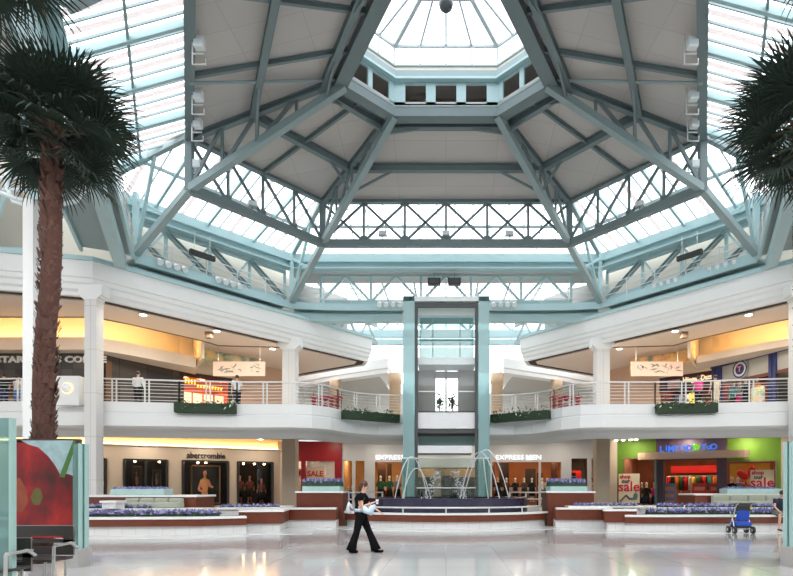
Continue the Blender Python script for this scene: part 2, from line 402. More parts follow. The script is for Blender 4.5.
# ================================================================ SKYLIGHT STRIPS
wn = 0
def seg_hit(p, n, a, b):
    """param t where plan ray p+n t meets segment a-b"""
    d = Vector((b[0]-a[0], b[1]-a[1])); det = n.x*(-d.y)+n.y*d.x
    if abs(det) < 1e-9: return None
    w = Vector((a[0]-p.x, a[1]-p.y)); t = (w.x*(-d.y)+w.y*d.x)/det; s_ = (n.x*w.y-n.y*w.x)/det
    return (t, s_) if t > 1e-4 and -1e-6 <= s_ <= 1+1e-6 else None
def skylight(b0, b1, e0, e1, sp, wide, midn, word, nd=None):
    """glass from the gutter line b0-b1 up to the eave line e0-e1"""
    global wn; wn += 1
    q = [P3(b0,BZ),P3(b1,BZ),P3(e1,EZ+.1),P3(e0,EZ+.1)]
    w = B().face(*q).build(f'window_{wn}', skyglass, kind='structure')
    u = Vector((b1[0]-b0[0],b1[1]-b0[1])); L = u.length; u.normalize(); n = Vector((-u.y,u.x))
    if n.dot(Vector((e0[0]-b0[0],e0[1]-b0[1]))) < 0: n = -n
    nn = n.copy()
    if nd: n = Vector(nd).normalized()
    bars = B(); wides = B(); mids = B()
    # height on the strip as plane through b0,b1 and middle of the eave
    em = (Vector(e0)+Vector(e1))/2; dm_ = (em-Vector(b0)).dot(nn)
    def zat(p): return BZ+(EZ+.1-BZ)*((p-Vector(b0)).dot(nn))/dm_
    cnt = int(L/sp)
    for k in range(cnt+1):
        p = Vector(b0)+u*(L/cnt*k); best = None
        for a, c in ((b0,e0),(e0,e1),(e1,b1)):
            h = seg_hit(p, n, a, c)
            if h and (best is None or h[0] < best): best = h[0]
        if best is None or best < .15: continue
        q2 = p+n*best; a3 = P3(p,zat(p)); c3 = P3(q2,min(EZ+.1,zat(q2)))
        if wide and k % wide == 0: wides.beam(a3-V(0,0,.10), c3-V(0,0,.10), .13, .26)
        elif wide and k % 2 == 0: mids.beam(a3, c3, .2, .04)
        else: bars.beam(a3-V(0,0,.03), c3-V(0,0,.03), .045, .09)
    bars.build('glazing_bar', steel, w)
    wides.build('rafter', steel_light, w); mids.build('cover_strip', glass('milky_cover_strip',(.66,.62,.61),.02,.25,(.7,.66,.65)), w)
    pu = B()
    for f in midn:
        pu.beam(q[0].lerp(q[3],f)-V(0,0,.1), q[1].lerp(q[2],f)-V(0,0,.1), .08,.14)
    pu.build('purlin', steel, w)
    return w
mB = [mm(p,1) for p in Bp]; mE = [mm(p,1) for p in E_]
skylight(Bp[0],mB[0],E_[0],mE[0],.92,0,(.55,),'')
skylight(Bp[1],Bp[0],E_[1],E_[0],.62,4,(.5,),'')
skylight(mB[0],mB[1],mE[0],mE[1],.62,4,(.5,),'')
skylight(Bp[2],Bp[1],E_[2],E_[1],.40,6,(.5,),'',(1,.10))
skylight(mB[1],mB[2],mE[1],mE[2],.40,6,(.5,),'',(-1,.10))
# ================================================================ GUTTER BEAMS, WALL BEHIND CATWALK, LATTICE
def gutter(a, b, word):
    a = P3(a,BZ); b = P3(b,BZ); t = thing('gutter_beam', word, 'beam', ((a.x+b.x)/2,(a.y+b.y)/2,BZ-.95))
    B().beam(a-V(0,0,.2), b-V(0,0,.2), .34, .4).build('upper_beam', steel_light, t)
    B().beam(a-V(0,0,.66), b-V(0,0,.66), .5, .46, flange=.07).build('lower_beam', steel_light, t)
gutter(Bp[0],mB[0],'pale teal double beam under the foot of the far skylight')
gutter(Bp[1],Bp[0],'pale teal double beam under the foot of the left skylight')
gutter(mB[0],mB[1],'pale teal double beam under the foot of the right skylight')
gutter(Bp[2],Bp[1],'pale teal double beam along the near left skylight, partly behind palm fronds')
gutter(mB[1],mB[2],'pale teal double beam along the near right skylight, partly behind palm fronds')
def lattice(a, b, n, word, z0=CW+.35, z1=BZ-.95, style='fan', m=-1):
    t = thing('lattice_truss', word, 'lattice truss', ((a[0]+b[0])/2,(a[1]+b[1])/2,z0))
    A0,B0,A1,B1 = P3(a,z0),P3(b,z0),P3(a,z1),P3(b,z1)
    B().beam(A0,B0,.2,.2).build('bottom_chord',steel_light,t); B().beam(A1,B1,.2,.2).build('top_chord',steel_light,t)
    for k in range(n+1):
        f = k/n; p, q = A0.lerp(B0,f), A1.lerp(B1,f)
        B().beam(p,q,.14,.14).build('web_post',steel_light,t)
        if k < n:
            f2 = (k+.5)/n; g = (k+1)/n
            if style == 'fan':
                B().beam(A1.lerp(B1,f2), A0.lerp(B0,f),.12,.14).build('web_diagonal',steel_light,t)
                B().beam(A1.lerp(B1,f2), A0.lerp(B0,g),.12,.14).build('web_diagonal',steel_light,t)
            else:
                B().beam(A1.lerp(B1,f), A0.lerp(B0,g),.26,.2,flange=.05).build('web_diagonal',steel,t)
                B().beam(A1.lerp(B1,f), A0.lerp(B0,f-.5/n) if k else A0,.1,.1).build('web_diagonal',steel_light,t)
wb = [(-17.6,25.4),(-9.6,34.3)]
lattice((-7.5,33.6),(7.5,33.6),5,'row of triangular teal braces behind the far catwalk')
lattice((-15.4,26.1),(-9.5,33.0),4,'teal braces along the beige wall behind the left catwalk',style='d')
lattice((15.4,26.1),(9.5,33.0),4,'teal braces along the beige wall behind the right catwalk',style='d')
B().wall((-18.2,24.2),(-9.1,34.6),FZ1-.1,BZ+.1,.2).build('wall_left',cream,kind='structure')
B().wall((9.1,34.6),(18.2,24.2),FZ1-.1,BZ+.1,.2).build('wall_right',cream,kind='structure')
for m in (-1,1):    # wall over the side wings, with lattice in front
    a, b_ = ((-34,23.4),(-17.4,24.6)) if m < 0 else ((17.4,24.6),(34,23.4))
    w = B().wall(a,b_,FZ1-.1,BZ+3,.25).build(f'wall_{side(m)}_wing',mat('shade_beige',(.46,.43,.38),.8),kind='structure')  # wing wall in one even dull beige
    a2, b2 = ((-27,23.2),(-17.0,24.0)) if m < 0 else ((27,23.2),(17.0,24.0))
    lattice(a2,b2,4,f'grey teal lattice truss over the {side(m)} wing, behind the palm trunk',z0=FZ1+.25,z1=BZ+.6,style='fan')
    # sheeted teal wall along the near side
    s0, s1 = mm(Bp[1],m), mm(Bp[2],m)
    A = (s0[0]+(-.15 if m<0 else .15), s0[1]); Bq = (s1[0]+(-.15 if m<0 else .15), s1[1])
    aa, bb_ = (Bq,A) if m < 0 else (A,Bq)
    # only the nearer part carries the sheeting
    f = .42
    mid = (A[0]+(Bq[0]-A[0])*f, A[1]+(Bq[1]-A[1])*f)
    ends = (Bq,mid) if m < 0 else (mid,Bq)
    w = B().wall(*ends,CW-.6,BZ-.2,.15).build(f'wall_{side(m)}_gallery',steel_light,kind='structure')
    # ventilation grille
    if m < 0:
        q0 = Vector((A[0]+(Bq[0]-A[0])*.66,A[1]+(Bq[1]-A[1])*.66)); dd = (Vector(Bq)-Vector(A)).normalized()
        pa = q0-dd*.55; pb = q0+dd*.55; nx = Vector((-dd.y,dd.x)); nx = nx if nx.x > 0 else -nx
        g = thing('ventilation_grille','small brown louvred grille high on the teal gallery wall at top left','vent',(q0.x+nx.x*.03,q0.y,14.1))
        o3 = Vector((nx.x,nx.y,0))*.05
        B().beam(P3(pa,14.45)+o3,P3(pb,14.45)+o3,.06,.62).build('frame',mat('brown_metal',(.10,.065,.045),.6),g)
        lv = B()
        for k in range(5): lv.beam(P3(pa,14.2+k*.12)+o3*1.8,P3(pb,14.2+k*.12)+o3*1.8,.05,.04)
        lv.build('louvre',mat('brown_metal_light',(.2,.14,.10),.6),g)
# ================================================================ CATWALKS
def catwalk(path, word, w=1.0, sgn=1):
    """path travels left to right in view; the walkway spreads away from the atrium (left of travel)"""
    c = path[len(path)//2]; t = thing('catwalk', word, 'catwalk', (c[0],c[1],CW-.75))
    pr = lambda o0,o1,z0,z1: [(o0,z0),(o1,z0),(o1,z1),(o0,z1)]
    B().sweep(path, pr(0,.12,CW-.32,CW+.08), True).build('edge_beam', steel_light, t)
    B().sweep(path, pr(.12,w,CW-.1,CW-.02), True).build('deck', steel, t)
    B().sweep(path, pr(w,w+.12,CW-.32,CW+.08), True).build('rear_beam', steel_light, t)
    B().sweep(path, pr(.3,.75,CW-.9,CW-.45), True).build('support_beam', steel_light, t)
    rl = B()
    for z in (.35,.65,.95): rl.sweep(path, [(0.03,CW+z-.02),(.07,CW+z-.02),(.07,CW+z+.02),(0.03,CW+z+.02)], True)
    rl.build('handrail', railm, t)
    ps = offset(path,.05)
    for i in range(len(ps)-1):
        a, b = Vector(ps[i]), Vector(ps[i+1]); n = max(1, round((b-a).length/1.9))
        for k in range(n + (i == len(ps)-2)):
            q = a.lerp(b,k/n); B().beam(P3(q,CW),P3(q,CW+1),.05,.05).build('rail_post', railm, t)
    return t
catwalk([(-9.0,32.7),(-7.2,32.95),(-5.6,33.0),(5.6,33.0),(7.2,32.95),(9.0,32.7)],'pale teal catwalk with handrail across the far end under the skylight')
catwalk([(-14.4,26.0),(-9.0,32.7)],'pale teal catwalk with handrail along the left side above the white fascia')
catwalk([(9.0,32.7),(14.4,26.0)],'pale teal catwalk with handrail along the right side above the white fascia')
catwalk([(-10.3,17.0),(-14.3,25.7)],'broad grey teal catwalk underside slanting up towards the viewer at left',w=2.0)
catwalk([(14.3,25.7),(10.3,17.0)],'broad grey teal catwalk underside slanting up towards the viewer at right',w=2.0)
# ---- spotlight banks, loudspeakers, hangers on the catwalks
def bank(p, d, word):
    """four small white spot heads on a bar"""
    p = Vector(p); d = Vector((d[0],d[1],0)).normalized(); nx = Vector((d.y,-d.x,0))
    t = thing('spotlight_bank', word, 'spotlights', p, 'spotlight banks on the catwalk rails')
    B().beam(p-d*.75,p+d*.75,.06,.06).build('bar',railm,t)
    for k in range(4):
        q = p+d*(-.6+.4*k)
        h = B().tube([q+V(0,0,-.05),q+nx*.22-V(0,0,.24)],[.09,.15],10); h.build('spot_head',mat('white_lamp_housing',(.8,.82,.82),.35),t,smooth=False)
for m in (-1,1):
    for k,(x,y) in enumerate(((-13.35,27.2),(-11.5,29.5))):
        d = (.627,.779) if m < 0 else (-.627,.779)
        bank((x*(-m),y,CW+.15), (d[0]*(1 if m<0 else 1), d[1]) if m<0 else (-d[0]*-1,d[1]), f'white spotlight bank on the {side(m)} catwalk, {"nearest the middle corner" if k==0 else "the farther one, towards the lift"}')
for x,w in ((-3.3,'left of the lift top'),(-.5,'just above the lift top'),(3.4,'right of the lift top')):
    bank((x,32.9,CW+.12),(1,0),f'white spotlight bank on the far catwalk, {w}')
for m in (-1,1):
    p = Vector((12.35*m,28.4,13.35)); d = Vector((-m*.627,.779,0))
    t = thing('loudspeaker',f'long black loudspeaker hung over the {side(m)} catwalk','loudspeaker',p)
    B().beam(p-d*.65,p+d*.65,.2,.24).build('cabinet',black,t); B().beam(p-d*.4+V(0,0,.1),p-d*.4+V(0,0,1.1),.03,.03).build('hanger',railm,t); B().beam(p+d*.4+V(0,0,.1),p+d*.4+V(0,0,1.1),.03,.03).build('hanger',railm,t)
for x,w in ((-.7,'left one'),(.5,'right one')):
    t = thing('loudspeaker',f'small square black speaker above the lift, {w}','loudspeaker',(x,33.0,13.6))
    B().box(x-.38,x+.38,33.0,33.3,13.55,13.95).build('cabinet',black,t); B().beam((x,33.2,13.9),(x,33.2,14.35),.05,.05).build('hanger',steel,t); B().box(x-.3,x+.3,32.97,33.0,13.6,13.9).build('grille',mat('dark_mesh',(.05,.05,.055),.7),t)
def flood(p, yaw, word, grp):
    t = thing('floodlight', word, 'floodlight', p, grp); p = Vector(p)
    B().box(-.2+p.x,.2+p.x,p.y-.14,p.y+.14,p.z+.18,p.z+.42).build('lamp_head',mat('grey_housing',(.42,.46,.47),.4),t,bevel=.03)
    B().box(-.17+p.x,.17+p.x,p.y-.16,p.y-.14,p.z+.2,p.z+.4).build('lens',mat('lens',(.75,.78,.8),.15),t)
    B().tube([p-V(0,0,.02),p+V(0,0,.2)],.03).build('bracket',steel_dark,t)
    t.rotation_euler.z = yaw
for x,w in ((-3.3,'left'),(0,'middle'),(3.3,'right')): flood((x,29.0,EB+.17),0,f'small floodlight standing on the far eave truss, {w} of the three','floodlights on the far truss')
flood((-9.0,26.0,EB+.17),.7,'small floodlight on the bottom chord of the left eave truss','floodlights on the side trusses')
flood((9.0,26.0,EB+.17),-.7,'small floodlight on the bottom chord of the right eave truss','floodlights on the side trusses')
for m in (-1,1):
    for k,f in enumerate((.0,.12,.27,.50)):
        a = Vector(mm(E_[1],m)); b_ = Vector(mm(E_[2],m)); q = a.lerp(b_,f); x = q.x-m*.35
        w = ('lowest','second from the bottom','third from the bottom','topmost')[k]
        t = thing('floodlight', f'white wall floodlight bracketed to the {side(m)} side girder, {w}', 'floodlight', (x,q.y,EZ-.9), 'floodlights on the side girders')
        z = EZ-.55-(.9 if k == 0 else 0)
        B().box(x-.17,x+.17,q.y-.16,q.y+.1,z,z+.36).build('lamp_head',mat('white_lamp_housing',(.8,.82,.82),.35),t,bevel=.04)
        B().box(x-.15,x+.15,q.y-.18,q.y-.16,z+.04,z+.32).build('lens',mat('lens',(.75,.78,.8),.15),t)
        br_ = B()
        br_.tube([(x-.25,q.y,z+.5),(x-.25,q.y,z-.5),(x+.2,q.y,z-.5),(x+.2,q.y,z-.3)],.03,6); br_.tube([(x-.25,q.y,z-.15),(x+.15,q.y,z-.15)],.03,6); br_.tube([(q.x,q.y,z+.45),(x,q.y,z+.3)],.03,6)
        br_.build('bracket',railm,t)
# ================================================================ BULKHEADS, SLABS, WALLS
def LR(path, m): return list(path) if m < 0 else [(-x,y) for x,y in reversed(path)]
FP = [(-34,19.4),(-18.7,23.5),(-15.4,24.4),(-4.9,37.1),(-5.4,38.6),(-12,43.2)]
UW = [(-34,29.4),(-18.2,29.4),(-16.4,34.5),(-14.1,37.0),(-11.4,40.2),(-13,46)]
fprof = [(0,11.43),(0,10.72),(.06,10.68),(.06,10.5),(.14,10.42),(.14,10.22),(.24,10.12),(.24,9.95),(.45,9.95),(.45,10.3),(.7,11.43)]
for m in (-1,1):
    s = side(m); n = '' if m < 0 else ''
    p = LR(FP,m)
    t = thing('fascia', f'broad white moulded fascia band running around the {s} side below the steel roof','fascia',(14*m,27,FZ0))
    B().sweep(p,fprof,True).build('band',white,t)
    B().sweep(p,[(-.07,11.43),(.5,11.43),(.5,11.62),(-.07,11.62)],True).build('cap_beam',steel_light,t)
    B().sweep(p,[(.4,10.0),(1.0,10.0),(1.0,10.06),(.4,10.06)],True).build('reveal',slot_shade,t)
    inner = offset(FP,.95)
    CE = [(-34,27.5),(-17.3,27.5),(-16.2,28.7),(-13.8,32.0)]; CP = [(-34,28.6),(-17.9,28.6),(-16.8,29.8),(-14.7,32.9)]
    poly = inner + [UW[4],UW[3],(-15.2,34.6)] + list(reversed(CE))
    mq = lambda q: [mm(v,m) for v in q] if m > 0 else list(q)
    B().prism(mq(poly),FZ0,FZ0+.12).build(f'ceiling_{s}_gallery',mat('gallery_ceiling',(.74,.65,.57),.85,noise=.03),kind='structure')
    tr = B(); tr.sweep(LR(CE,m),[(-.04,FZ0-.04),(.03,FZ0-.04),(.03,FZ0+.02),(-.04,FZ0+.02)],True); tr.sweep(LR([(-13.8,32.1),(-13.4,33.0),(-9.8,33.4)],m),[(-.05,FZ0-.04),(.05,FZ0-.04),(.05,FZ0+.01),(-.05,FZ0+.01)],True)
    tr.build(f'trim_{1 if m<0 else 2}',mat('brown_metal_light',(.2,.14,.10),.6),kind='structure')
    zb_ = 8.62 if m < 0 else 8.88
    cp_ = mat('cove_plaster',(.80,.72,.58),.85)
    back = [(-15.2,34.6),UW[1],UW[0]]; back = [(-15.6,34.9),(-18.2,29.8),(-34,29.8)]
    B().prism(mq(CP+back),zb_,9.26).build(f'trim_{3 if m<0 else 4}',cream,kind='structure')
    rs_ = B(); rs_.sweep(LR(CE,m),[(0,FZ0+.02),(.05,FZ0+.02),(.05,10.95),(0,10.95)],True); rs_.build(f'trim_{6 if m<0 else 7}',cp_,kind='structure')
    B().prism(mq(CE+back),10.9,11.0).build(f'ceiling_{s}_cove',cp_,kind='structure')
    e0,e1 = (CE[-1],back[0]) if m < 0 else (mm(back[0],1),mm(CE[-1],1))
    B().wall(e0,e1,8.95 if m<0 else 9.0,10.95,.15).build(f'wall_{s}_cove_end',cp_,kind='structure')
    st = B().sweep(LR(CP,m),[(.35,9.27),(.5,9.27),(.5,9.31),(.35,9.31)],True).build('cove_lamp',mat('warm_tube',(1,.8,.5),.5,emis=(1,.58,.22),es=13))
    tag(st,f'warm glowing strip lamp hidden in the ceiling cove of the upper {s} shops','lamp')
    # flat roof over the gallery, behind the catwalk
    rf = offset(FP,.55)
    B().prism(mq(rf[:5]+[(-9.2,34.9+3),(-33,40),(-33,19.6)][:0]+[(-9.4,41.5),(-14,48),(-33,48)]),11.3,11.42).build(f'ceiling_{s}_roof',mat('gallery_ceiling',(.60,.50,.41),.85),kind='structure')
# ---- upper floor slab with rounded balcony edge
BL = [(-34,25.0),(-20,25.2),(-15.7,25.1),(-12.2,25.7),(-9.7,26.0),(-7.2,26.0),(-6.3,26.25),(-5.6,27.0),(-5.1,28.2),(-4.5,29.0),(-3.6,29.5),(-2.44,29.7)]
BAL = BL + [(-x,y) for x,y in reversed(BL)]
B().sweep(BAL,[(0,5.45),(0,5.0),(.04,4.97),(.04,4.93),(-.07,4.9),(-.07,4.36),(.10,4.26),(.55,4.16),(.9,3.94),(1.3,3.94),(1.3,5.4),(.3,5.45)],True).build('trim_5',white,kind='structure')
ib = offset(BAL,1.25)
B().prism(ib+[(34,64),(-34,64)],5.1,5.4).build('floor_upper',mat('upper_floor_tile',(.5,.47,.43),.3),kind='structure')
gl = offset([(-34,24.94),(-11.2,38.4)],-1.0)
B().prism(ib+[(34,37),(-9.5,37.0),(-10.8,37.6)][:1]+[(34,26),(11.2,38.4),(-10.9,37.2)]+[gl[1],gl[0]],4.75,4.85).build('ceiling_ground',mat('ground_ceiling',(.66,.62,.56),.85),kind='structure')
# ---- columns
colm, nt, b, br, tc = brick_mat('column_panel',(.70,.68,.66),(.68,.66,.645),(.5,.48,.46),1,6,1.9,.012,.6)
mp = nt.nodes.new('ShaderNodeMapping'); mp.inputs['Rotation'].default_value = (math.pi/2,0,0)
nt.links.new(tc.outputs['Object'],mp.inputs[0]); nt.links.new(mp.outputs[0],br.inputs['Vector'])
def column(x, y, w, z1, word, clad=False):
    t = thing('column', word, 'column', (x,y,0)); h = w/2
    B().box(x-h,x+h,y-h,y+h,4.75 if clad else 0,z1).build('shaft',colm,t)
    if clad: B().box(x-h,x+h,y-h,y+h,0,4.75).build('cladding',tan,t)
    cb = B()
    for k,(e,za,zb) in enumerate(((.06,z1-.62,z1-.54),(.16,z1-.54,z1-.44),(.26,z1-.44,z1+.02))): cb.box(x-h-e,x+h+e,y-h-.03,y+h,za,zb)
    cb.build('corbel',white,t)
for m in (-1,1):
    column(15.50*m,24.66,.52,FZ0+.45,f'tall white square column at the {side(m)} front corner of the balcony')
    column(9.12*m,32.85,.76,FZ0+.3,f'square column of the {side(m)} side behind the balcony edge, tan below and white above',True)
# corridor round columns
for m in (-1,1):
    for x,y,r,w in ((3.75,41.2,.42,'nearer the lift'),(8.65,43.8,.40,'farther from the lift')):
        g = B().vtube([(x*m,y,5.4,r,r),(x*m,y,9.2,r,r),(x*m,y,9.25,r+.06,r+.06),(x*m,y,9.95,r+.06,r+.06)],20).build('round_column',mat('round_tan_stone',(.60,.42,.27),.5,noise=.1,nscale=3),smooth=True)
        tag(g,f'round tan column on the upper floor at {side(m)} of the lift, the one {w}','column')
# ---- corridor beyond
for m in (-1,1):
    s = side(m)
    p2 = LR([(-15,48.4),(-8.5,43.4),(-4.2,40.7),(-3.9,46),(-3.9,63)],m)
    t = B().sweep(p2,[(0,11.0),(0,10.3),(.06,10.25),(.06,9.95),(.9,9.95),(.9,11.0)],True).build('bulkhead',white)
    tag(t,f'bright white bulkhead over the corridor entrance {s} of the lift','bulkhead')
    q = [(-15,49.5),(-8.4,44.2),(-4.9,41.9),(-4.9,63),(-20,63)]
    B().prism([mm(v,m) for v in q],9.98,10.1).build(f'ceiling_{s}_corridor',mat('grey_soffit',(.5,.49,.47),.8),kind='structure')
    bm_ = B(); bm_.sweep(LR([(-14,53),(-7,50.5),(-3,50)],m),[(0,9.98),(0,7.95),(.5,7.95),(.5,9.98)],True)
    tag(bm_.build('bulkhead',white),f'lower white beam crossing deep in the {s} corridor','bulkhead')
for m in (-1,1):
    bb_ = B(); bb_.sweep(LR([(-22,44),(-13.2,44.2),(-12.2,48)],m),[(0,11.6),(0,8.4),(.4,8.4),(.4,11.6)],True)
    bb_.build(f'wall_{side(m)}_corridor',white,kind='structure')
B().wall((-9,48),(9,48),11.5,13.6,.3).build('wall_far_upper',white,kind='structure')
B().wall((-20,62),(20,62),5.4,10,.3,[]).build('wall_far',mat('far_beige',(.62,.53,.43),.8),kind='structure')
t = thing('cross_beam','pale teal cross beam with triangular braces behind the lift top','beam',(0,40,11.7))
B().beam((-7.5,40,12.55),(7.5,40,12.55),.4,.5).build('beam',steel_light,t); B().beam((-7.5,40.1,11.98),(7.5,40.1,11.98),.5,.35).build('lower_beam',steel_light,t)
for k in range(-2,3):
    x = k*3.1
    for q in ((x-1.55,40,12.8),(x+1.55,40,12.8)): B().beam((x,40,14.3),q,.1,.12).build('brace',steel,t)
g = B(); g.box(-9.2,9.2,33.2,34.9,14.3,14.42); g.build('ceiling_corridor_edge',mat('grey_soffit',(.5,.49,.47),.8),kind='structure')
w6 = B().face((-9,34.9,14.4),(9,34.9,14.4),(9,62,16),(-9,62,16)).build('window_6',skyglass,kind='structure')
for k in range(-4,5): B().beam((k*2,34.9,14.4),(k*2,62,16),.1,.2).build('glazing_bar',steel,w6)
for m in (-1,1):   # side lattice girders of the corridor
    t = thing('lattice_truss',f'small teal lattice girder running back over the {side(m)} corridor edge','lattice truss',(5.6*m,36,11.5))
    a, b_ = V(9.2*m,34.0,11.7), V(4.9*m,39.4,11.7); B().beam(a,b_,.25,.25).build('bottom_chord',steel,t); B().beam(a+V(0,0,1.3),b_+V(0,0,1.3),.2,.2).build('top_chord',steel,t)
    for k in range(4):
        B().beam(a.lerp(b_,k/4),a.lerp(b_,(k+.5)/4)+V(0,0,1.3),.12,.12).build('web_diagonal',steel,t); B().beam(a.lerp(b_,(k+1)/4),a.lerp(b_,(k+.5)/4)+V(0,0,1.3),.12,.12).build('web_diagonal',steel,t)
# ================================================================ SHOPS
def hitline(a, b, px):
    """distance along a-b where the sight line of image column px meets it"""
    r = (px-CX)/F; dx, dy = b[0]-a[0], b[1]-a[1]
    t = (r*a[1]-a[0])/(dx-r*dy); return t*math.hypot(dx,dy)
def along(a, b, u, off=0, z=0):
    L = math.hypot(b[0]-a[0],b[1]-a[1]); dx, dy = (b[0]-a[0])/L, (b[1]-a[1])/L
    return Vector((a[0]+dx*u-dy*off, a[1]+dy*u+dx*off, z))
def yaw(a, b): return math.atan2(b[1]-a[1], b[0]-a[0])
def plate(a, b, u0, u1, z0, z1, off, th):
    """upright board along wall a-b"""
    p = [along(a,b,u,o) for u,o in ((u0,off),(u1,off),(u1,off+th),(u0,off+th))]
    return B().prism([(v.x,v.y) for v in p],z0,z1)
def room(a, b, u0, u1, z0, z1, depth, wallm, floorm, name, lampm=None, lamps=3, t=None):
    """shop interior behind the front"""
    q = [along(a,b,u,o) for u,o in ((u0,.15),(u0,depth),(u1,depth),(u1,.15))]
    bb_ = B()
    for i in range(3):
        v0, v1 = q[i], q[i+1]; bb_.add([(v0.x,v0.y,z0),(v1.x,v1.y,z0),(v1.x,v1.y,z1),(v0.x,v0.y,z1)],[(0,1,2,3)])
    bb_.build('interior_wall',wallm,t)
    B().prism([(v.x,v.y) for v in q],z0+.01,z0+.05).build('interior_floor',floorm,t); B().prism([(v.x,v.y) for v in q],z1-.05,z1).build('interior_ceiling',wallm,t)
    if lampm:
        for k in range(lamps):
            u = u0+(u1-u0)*(k+.5)/lamps; c = along(a,b,u,depth*.35)
            B().vtube([(c.x,c.y,z1-.12,.22,.22),(c.x,c.y,z1-.06,.22,.22)],12).build('ceiling_lamp',lampm,t)
warm = mat('warm_lamp',(1,.8,.5),.5,emis=(1,.66,.36),es=20); cool = mat('cool_lamp',(1,1,1),.5,emis=(1,.93,.85),es=26)
def mullions(a, b, u0, u1, z0, z1, n, m_, t, w=.08, off=-.03, rails=()):
    f = B()
    for k in range(n+1):
        u = u0+(u1-u0)*k/n; p0 = along(a,b,u,off,z0); p1 = along(a,b,u,off,z1); f.beam(p0,p1,w,w)
    for z in (z0+.04,z1-.04,*rails): f.beam(along(a,b,u0,off,z),along(a,b,u1,off,z),w,w)
    f.build('window_frame',m_,t)
def pane(a, b, u0, u1, z0, z1, t, off=.03, gm=None): 
    B().add([along(a,b,u0,off,z0),along(a,b,u1,off,z0),along(a,b,u1,off,z1),along(a,b,u0,off,z1)],[(0,1,2,3)]).build('pane',gm or shopglass,t)
def mannequin(p, rz, top, bottom, label, group, h=1.75, bodym=None):
    t = thing('mannequin',label,'mannequin',(0,0,0),group); bodym = bodym or mat('mannequin_white',(.7,.68,.66),.4); s = h/1.75
    g = B(); g.ball((0,0,1.62*s),(.08*s,.1*s,.125*s),10,8); g.tube([(0,0,.5*s),(0,0,1.3*s),(0,0,1.54*s)],[.09*s,.09*s,.05*s])
    for sx in (-1,1): g.tube([(sx*.05*s,0,1.34*s),(sx*.24*s,0,1.1*s),(sx*.27*s,-.03,.82*s)],[.045*s,.045*s,.03*s]); 
    for sx in (-1,1): g.tube([(sx*.04*s,0,.56*s),(sx*.1*s,-.02,.06*s)],[.06*s,.04*s]); g.box(min(sx*.05,sx*.15)*s,max(sx*.05,sx*.15)*s,-.16*s,.06*s,.02,.08*s)
    g.build('body',bodym,t,smooth=True)
    g = B(); g.tube([(0,0,.86*s),(0,0,1.05*s),(0,0,1.28*s),(0,0,1.42*s)],[(.16*s,.11*s),(.14*s,.10*s),(.19*s,.11*s),(.09*s,.08*s)],12)
    for sx in (-1,1): g.tube([(sx*.15*s,0,1.36*s),(sx*.25*s,0,1.06*s)],[.07*s,.06*s])
    g.build('top_garment',top,t,smooth=True)
    g = B(); g.tube([(0,0,.92*s),(0,0,.78*s),(0,0,.42*s)],[(.15*s,.11*s),(.18*s,.13*s),(.23*s,.17*s)],12); g.build('skirt',bottom,t,smooth=True)
    t.location = p; t.rotation_euler.z = rz; return t
CM = lambda n,c: mat('cloth_'+n,c,.9,spec=.15)
cols = {'navy':(.02,.03,.09),'white':(.7,.7,.7),'red':(.55,.02,.03),'orange':(.75,.22,.04),'yellow':(.8,.6,.08),'pink':(.75,.06,.28),'green':(.04,.14,.07),'teal':(.04,.3,.32),'brown':(.12,.06,.035),'grey':(.25,.25,.26),'black':(.02,.02,.02),'blue':(.06,.18,.5),'cream':(.7,.6,.45),'magenta':(.5,.01,.16)}
def clothes_rack(p, rz, names, label, group, w=1.3, h=1.35, shelf=False):
    t = thing('clothes_rack',label,'clothes rack',(0,0,0),group)
    f = B(); f.tube([(-w/2,0,.03),(-w/2,0,h)],.02,6); f.tube([(w/2,0,.03),(w/2,0,h)],.02,6); f.tube([(-w/2,0,h),(w/2,0,h)],.02,6); f.box(-w/2-.03,-w/2+.03,-.25,.25,0,.04); f.box(w/2-.03,w/2+.03,-.25,.25,0,.04)
    f.build('frame',chrome,t); n = len(names)
    for k, c in enumerate(names):
        x = -w/2+w*(k+.5)/n; g = B(); r = w/n*.46
        g.tube([(x,0,h-.06),(x,0,h-.16),(x,0,h-.5),(x,0,h-.95)],[(r*.5,.06),(r,.2),(r*.9,.17),(r*1.05,.21)],8); g.build('garment',CM(c,cols[c]),t,smooth=True)
    t.location = p; t.rotation_euler.z = rz; return t
# ---------------------------------------------------------------- abercrombie (left ground)
A0, A1 = (-30,27.3), (-11.2,38.4); LA = math.hypot(A1[0]-A0[0],A1[1]-A0[1]); ya = yaw(A0,A1)
uA = lambda px: hitline(A0,A1,px)
wins = [(uA(88),uA(105.5)),(uA(124.5),uA(167)),(uA(183),uA(228)),(uA(238),uA(272.5))]
t = thing('shopfront','tan stone shopfront with black lettering and four black framed windows','shopfront',(-18,34.4,0))
B().wall(A0,A1,.0,4.15,.3,[(u0,u1,.45,3.3) for u0,u1 in wins]).build('wall',mat('warm_grey_stone',(.56,.48,.40),.7,noise=.06),t)
B().wall(offset([A0,A1],.35)[0],offset([A0,A1],.35)[1],4.1,5.2,.1).build('cove_wall',mat('cove_plaster',(.80,.72,.58),.85),t)
plate(A0,A1,0,LA,4.10,4.18,-.12,.5).build('cove_ledge',cream,t)
s_ = plate(A0,A1,0,LA-.1,4.2,4.23,.12,.12).build('cove_lamp',mat('warm_tube2',(1,.8,.5),.5,emis=(1,.55,.2),es=11)); tag(s_,'warm glowing strip lamp above the tan stone shopfront','lamp')
for px in (199,207,245,256,266,135,160):
    q = along(A0,A1,uA(px),.55,3.2); g = B(); g.ball(q,.07,8,6); g.build('spot_lamp',mat('window_spot',(1,.7,.4),.5,emis=(1,.6,.3),es=16),t,smooth=True)  # small glowing balls added to brighten the dark window displays
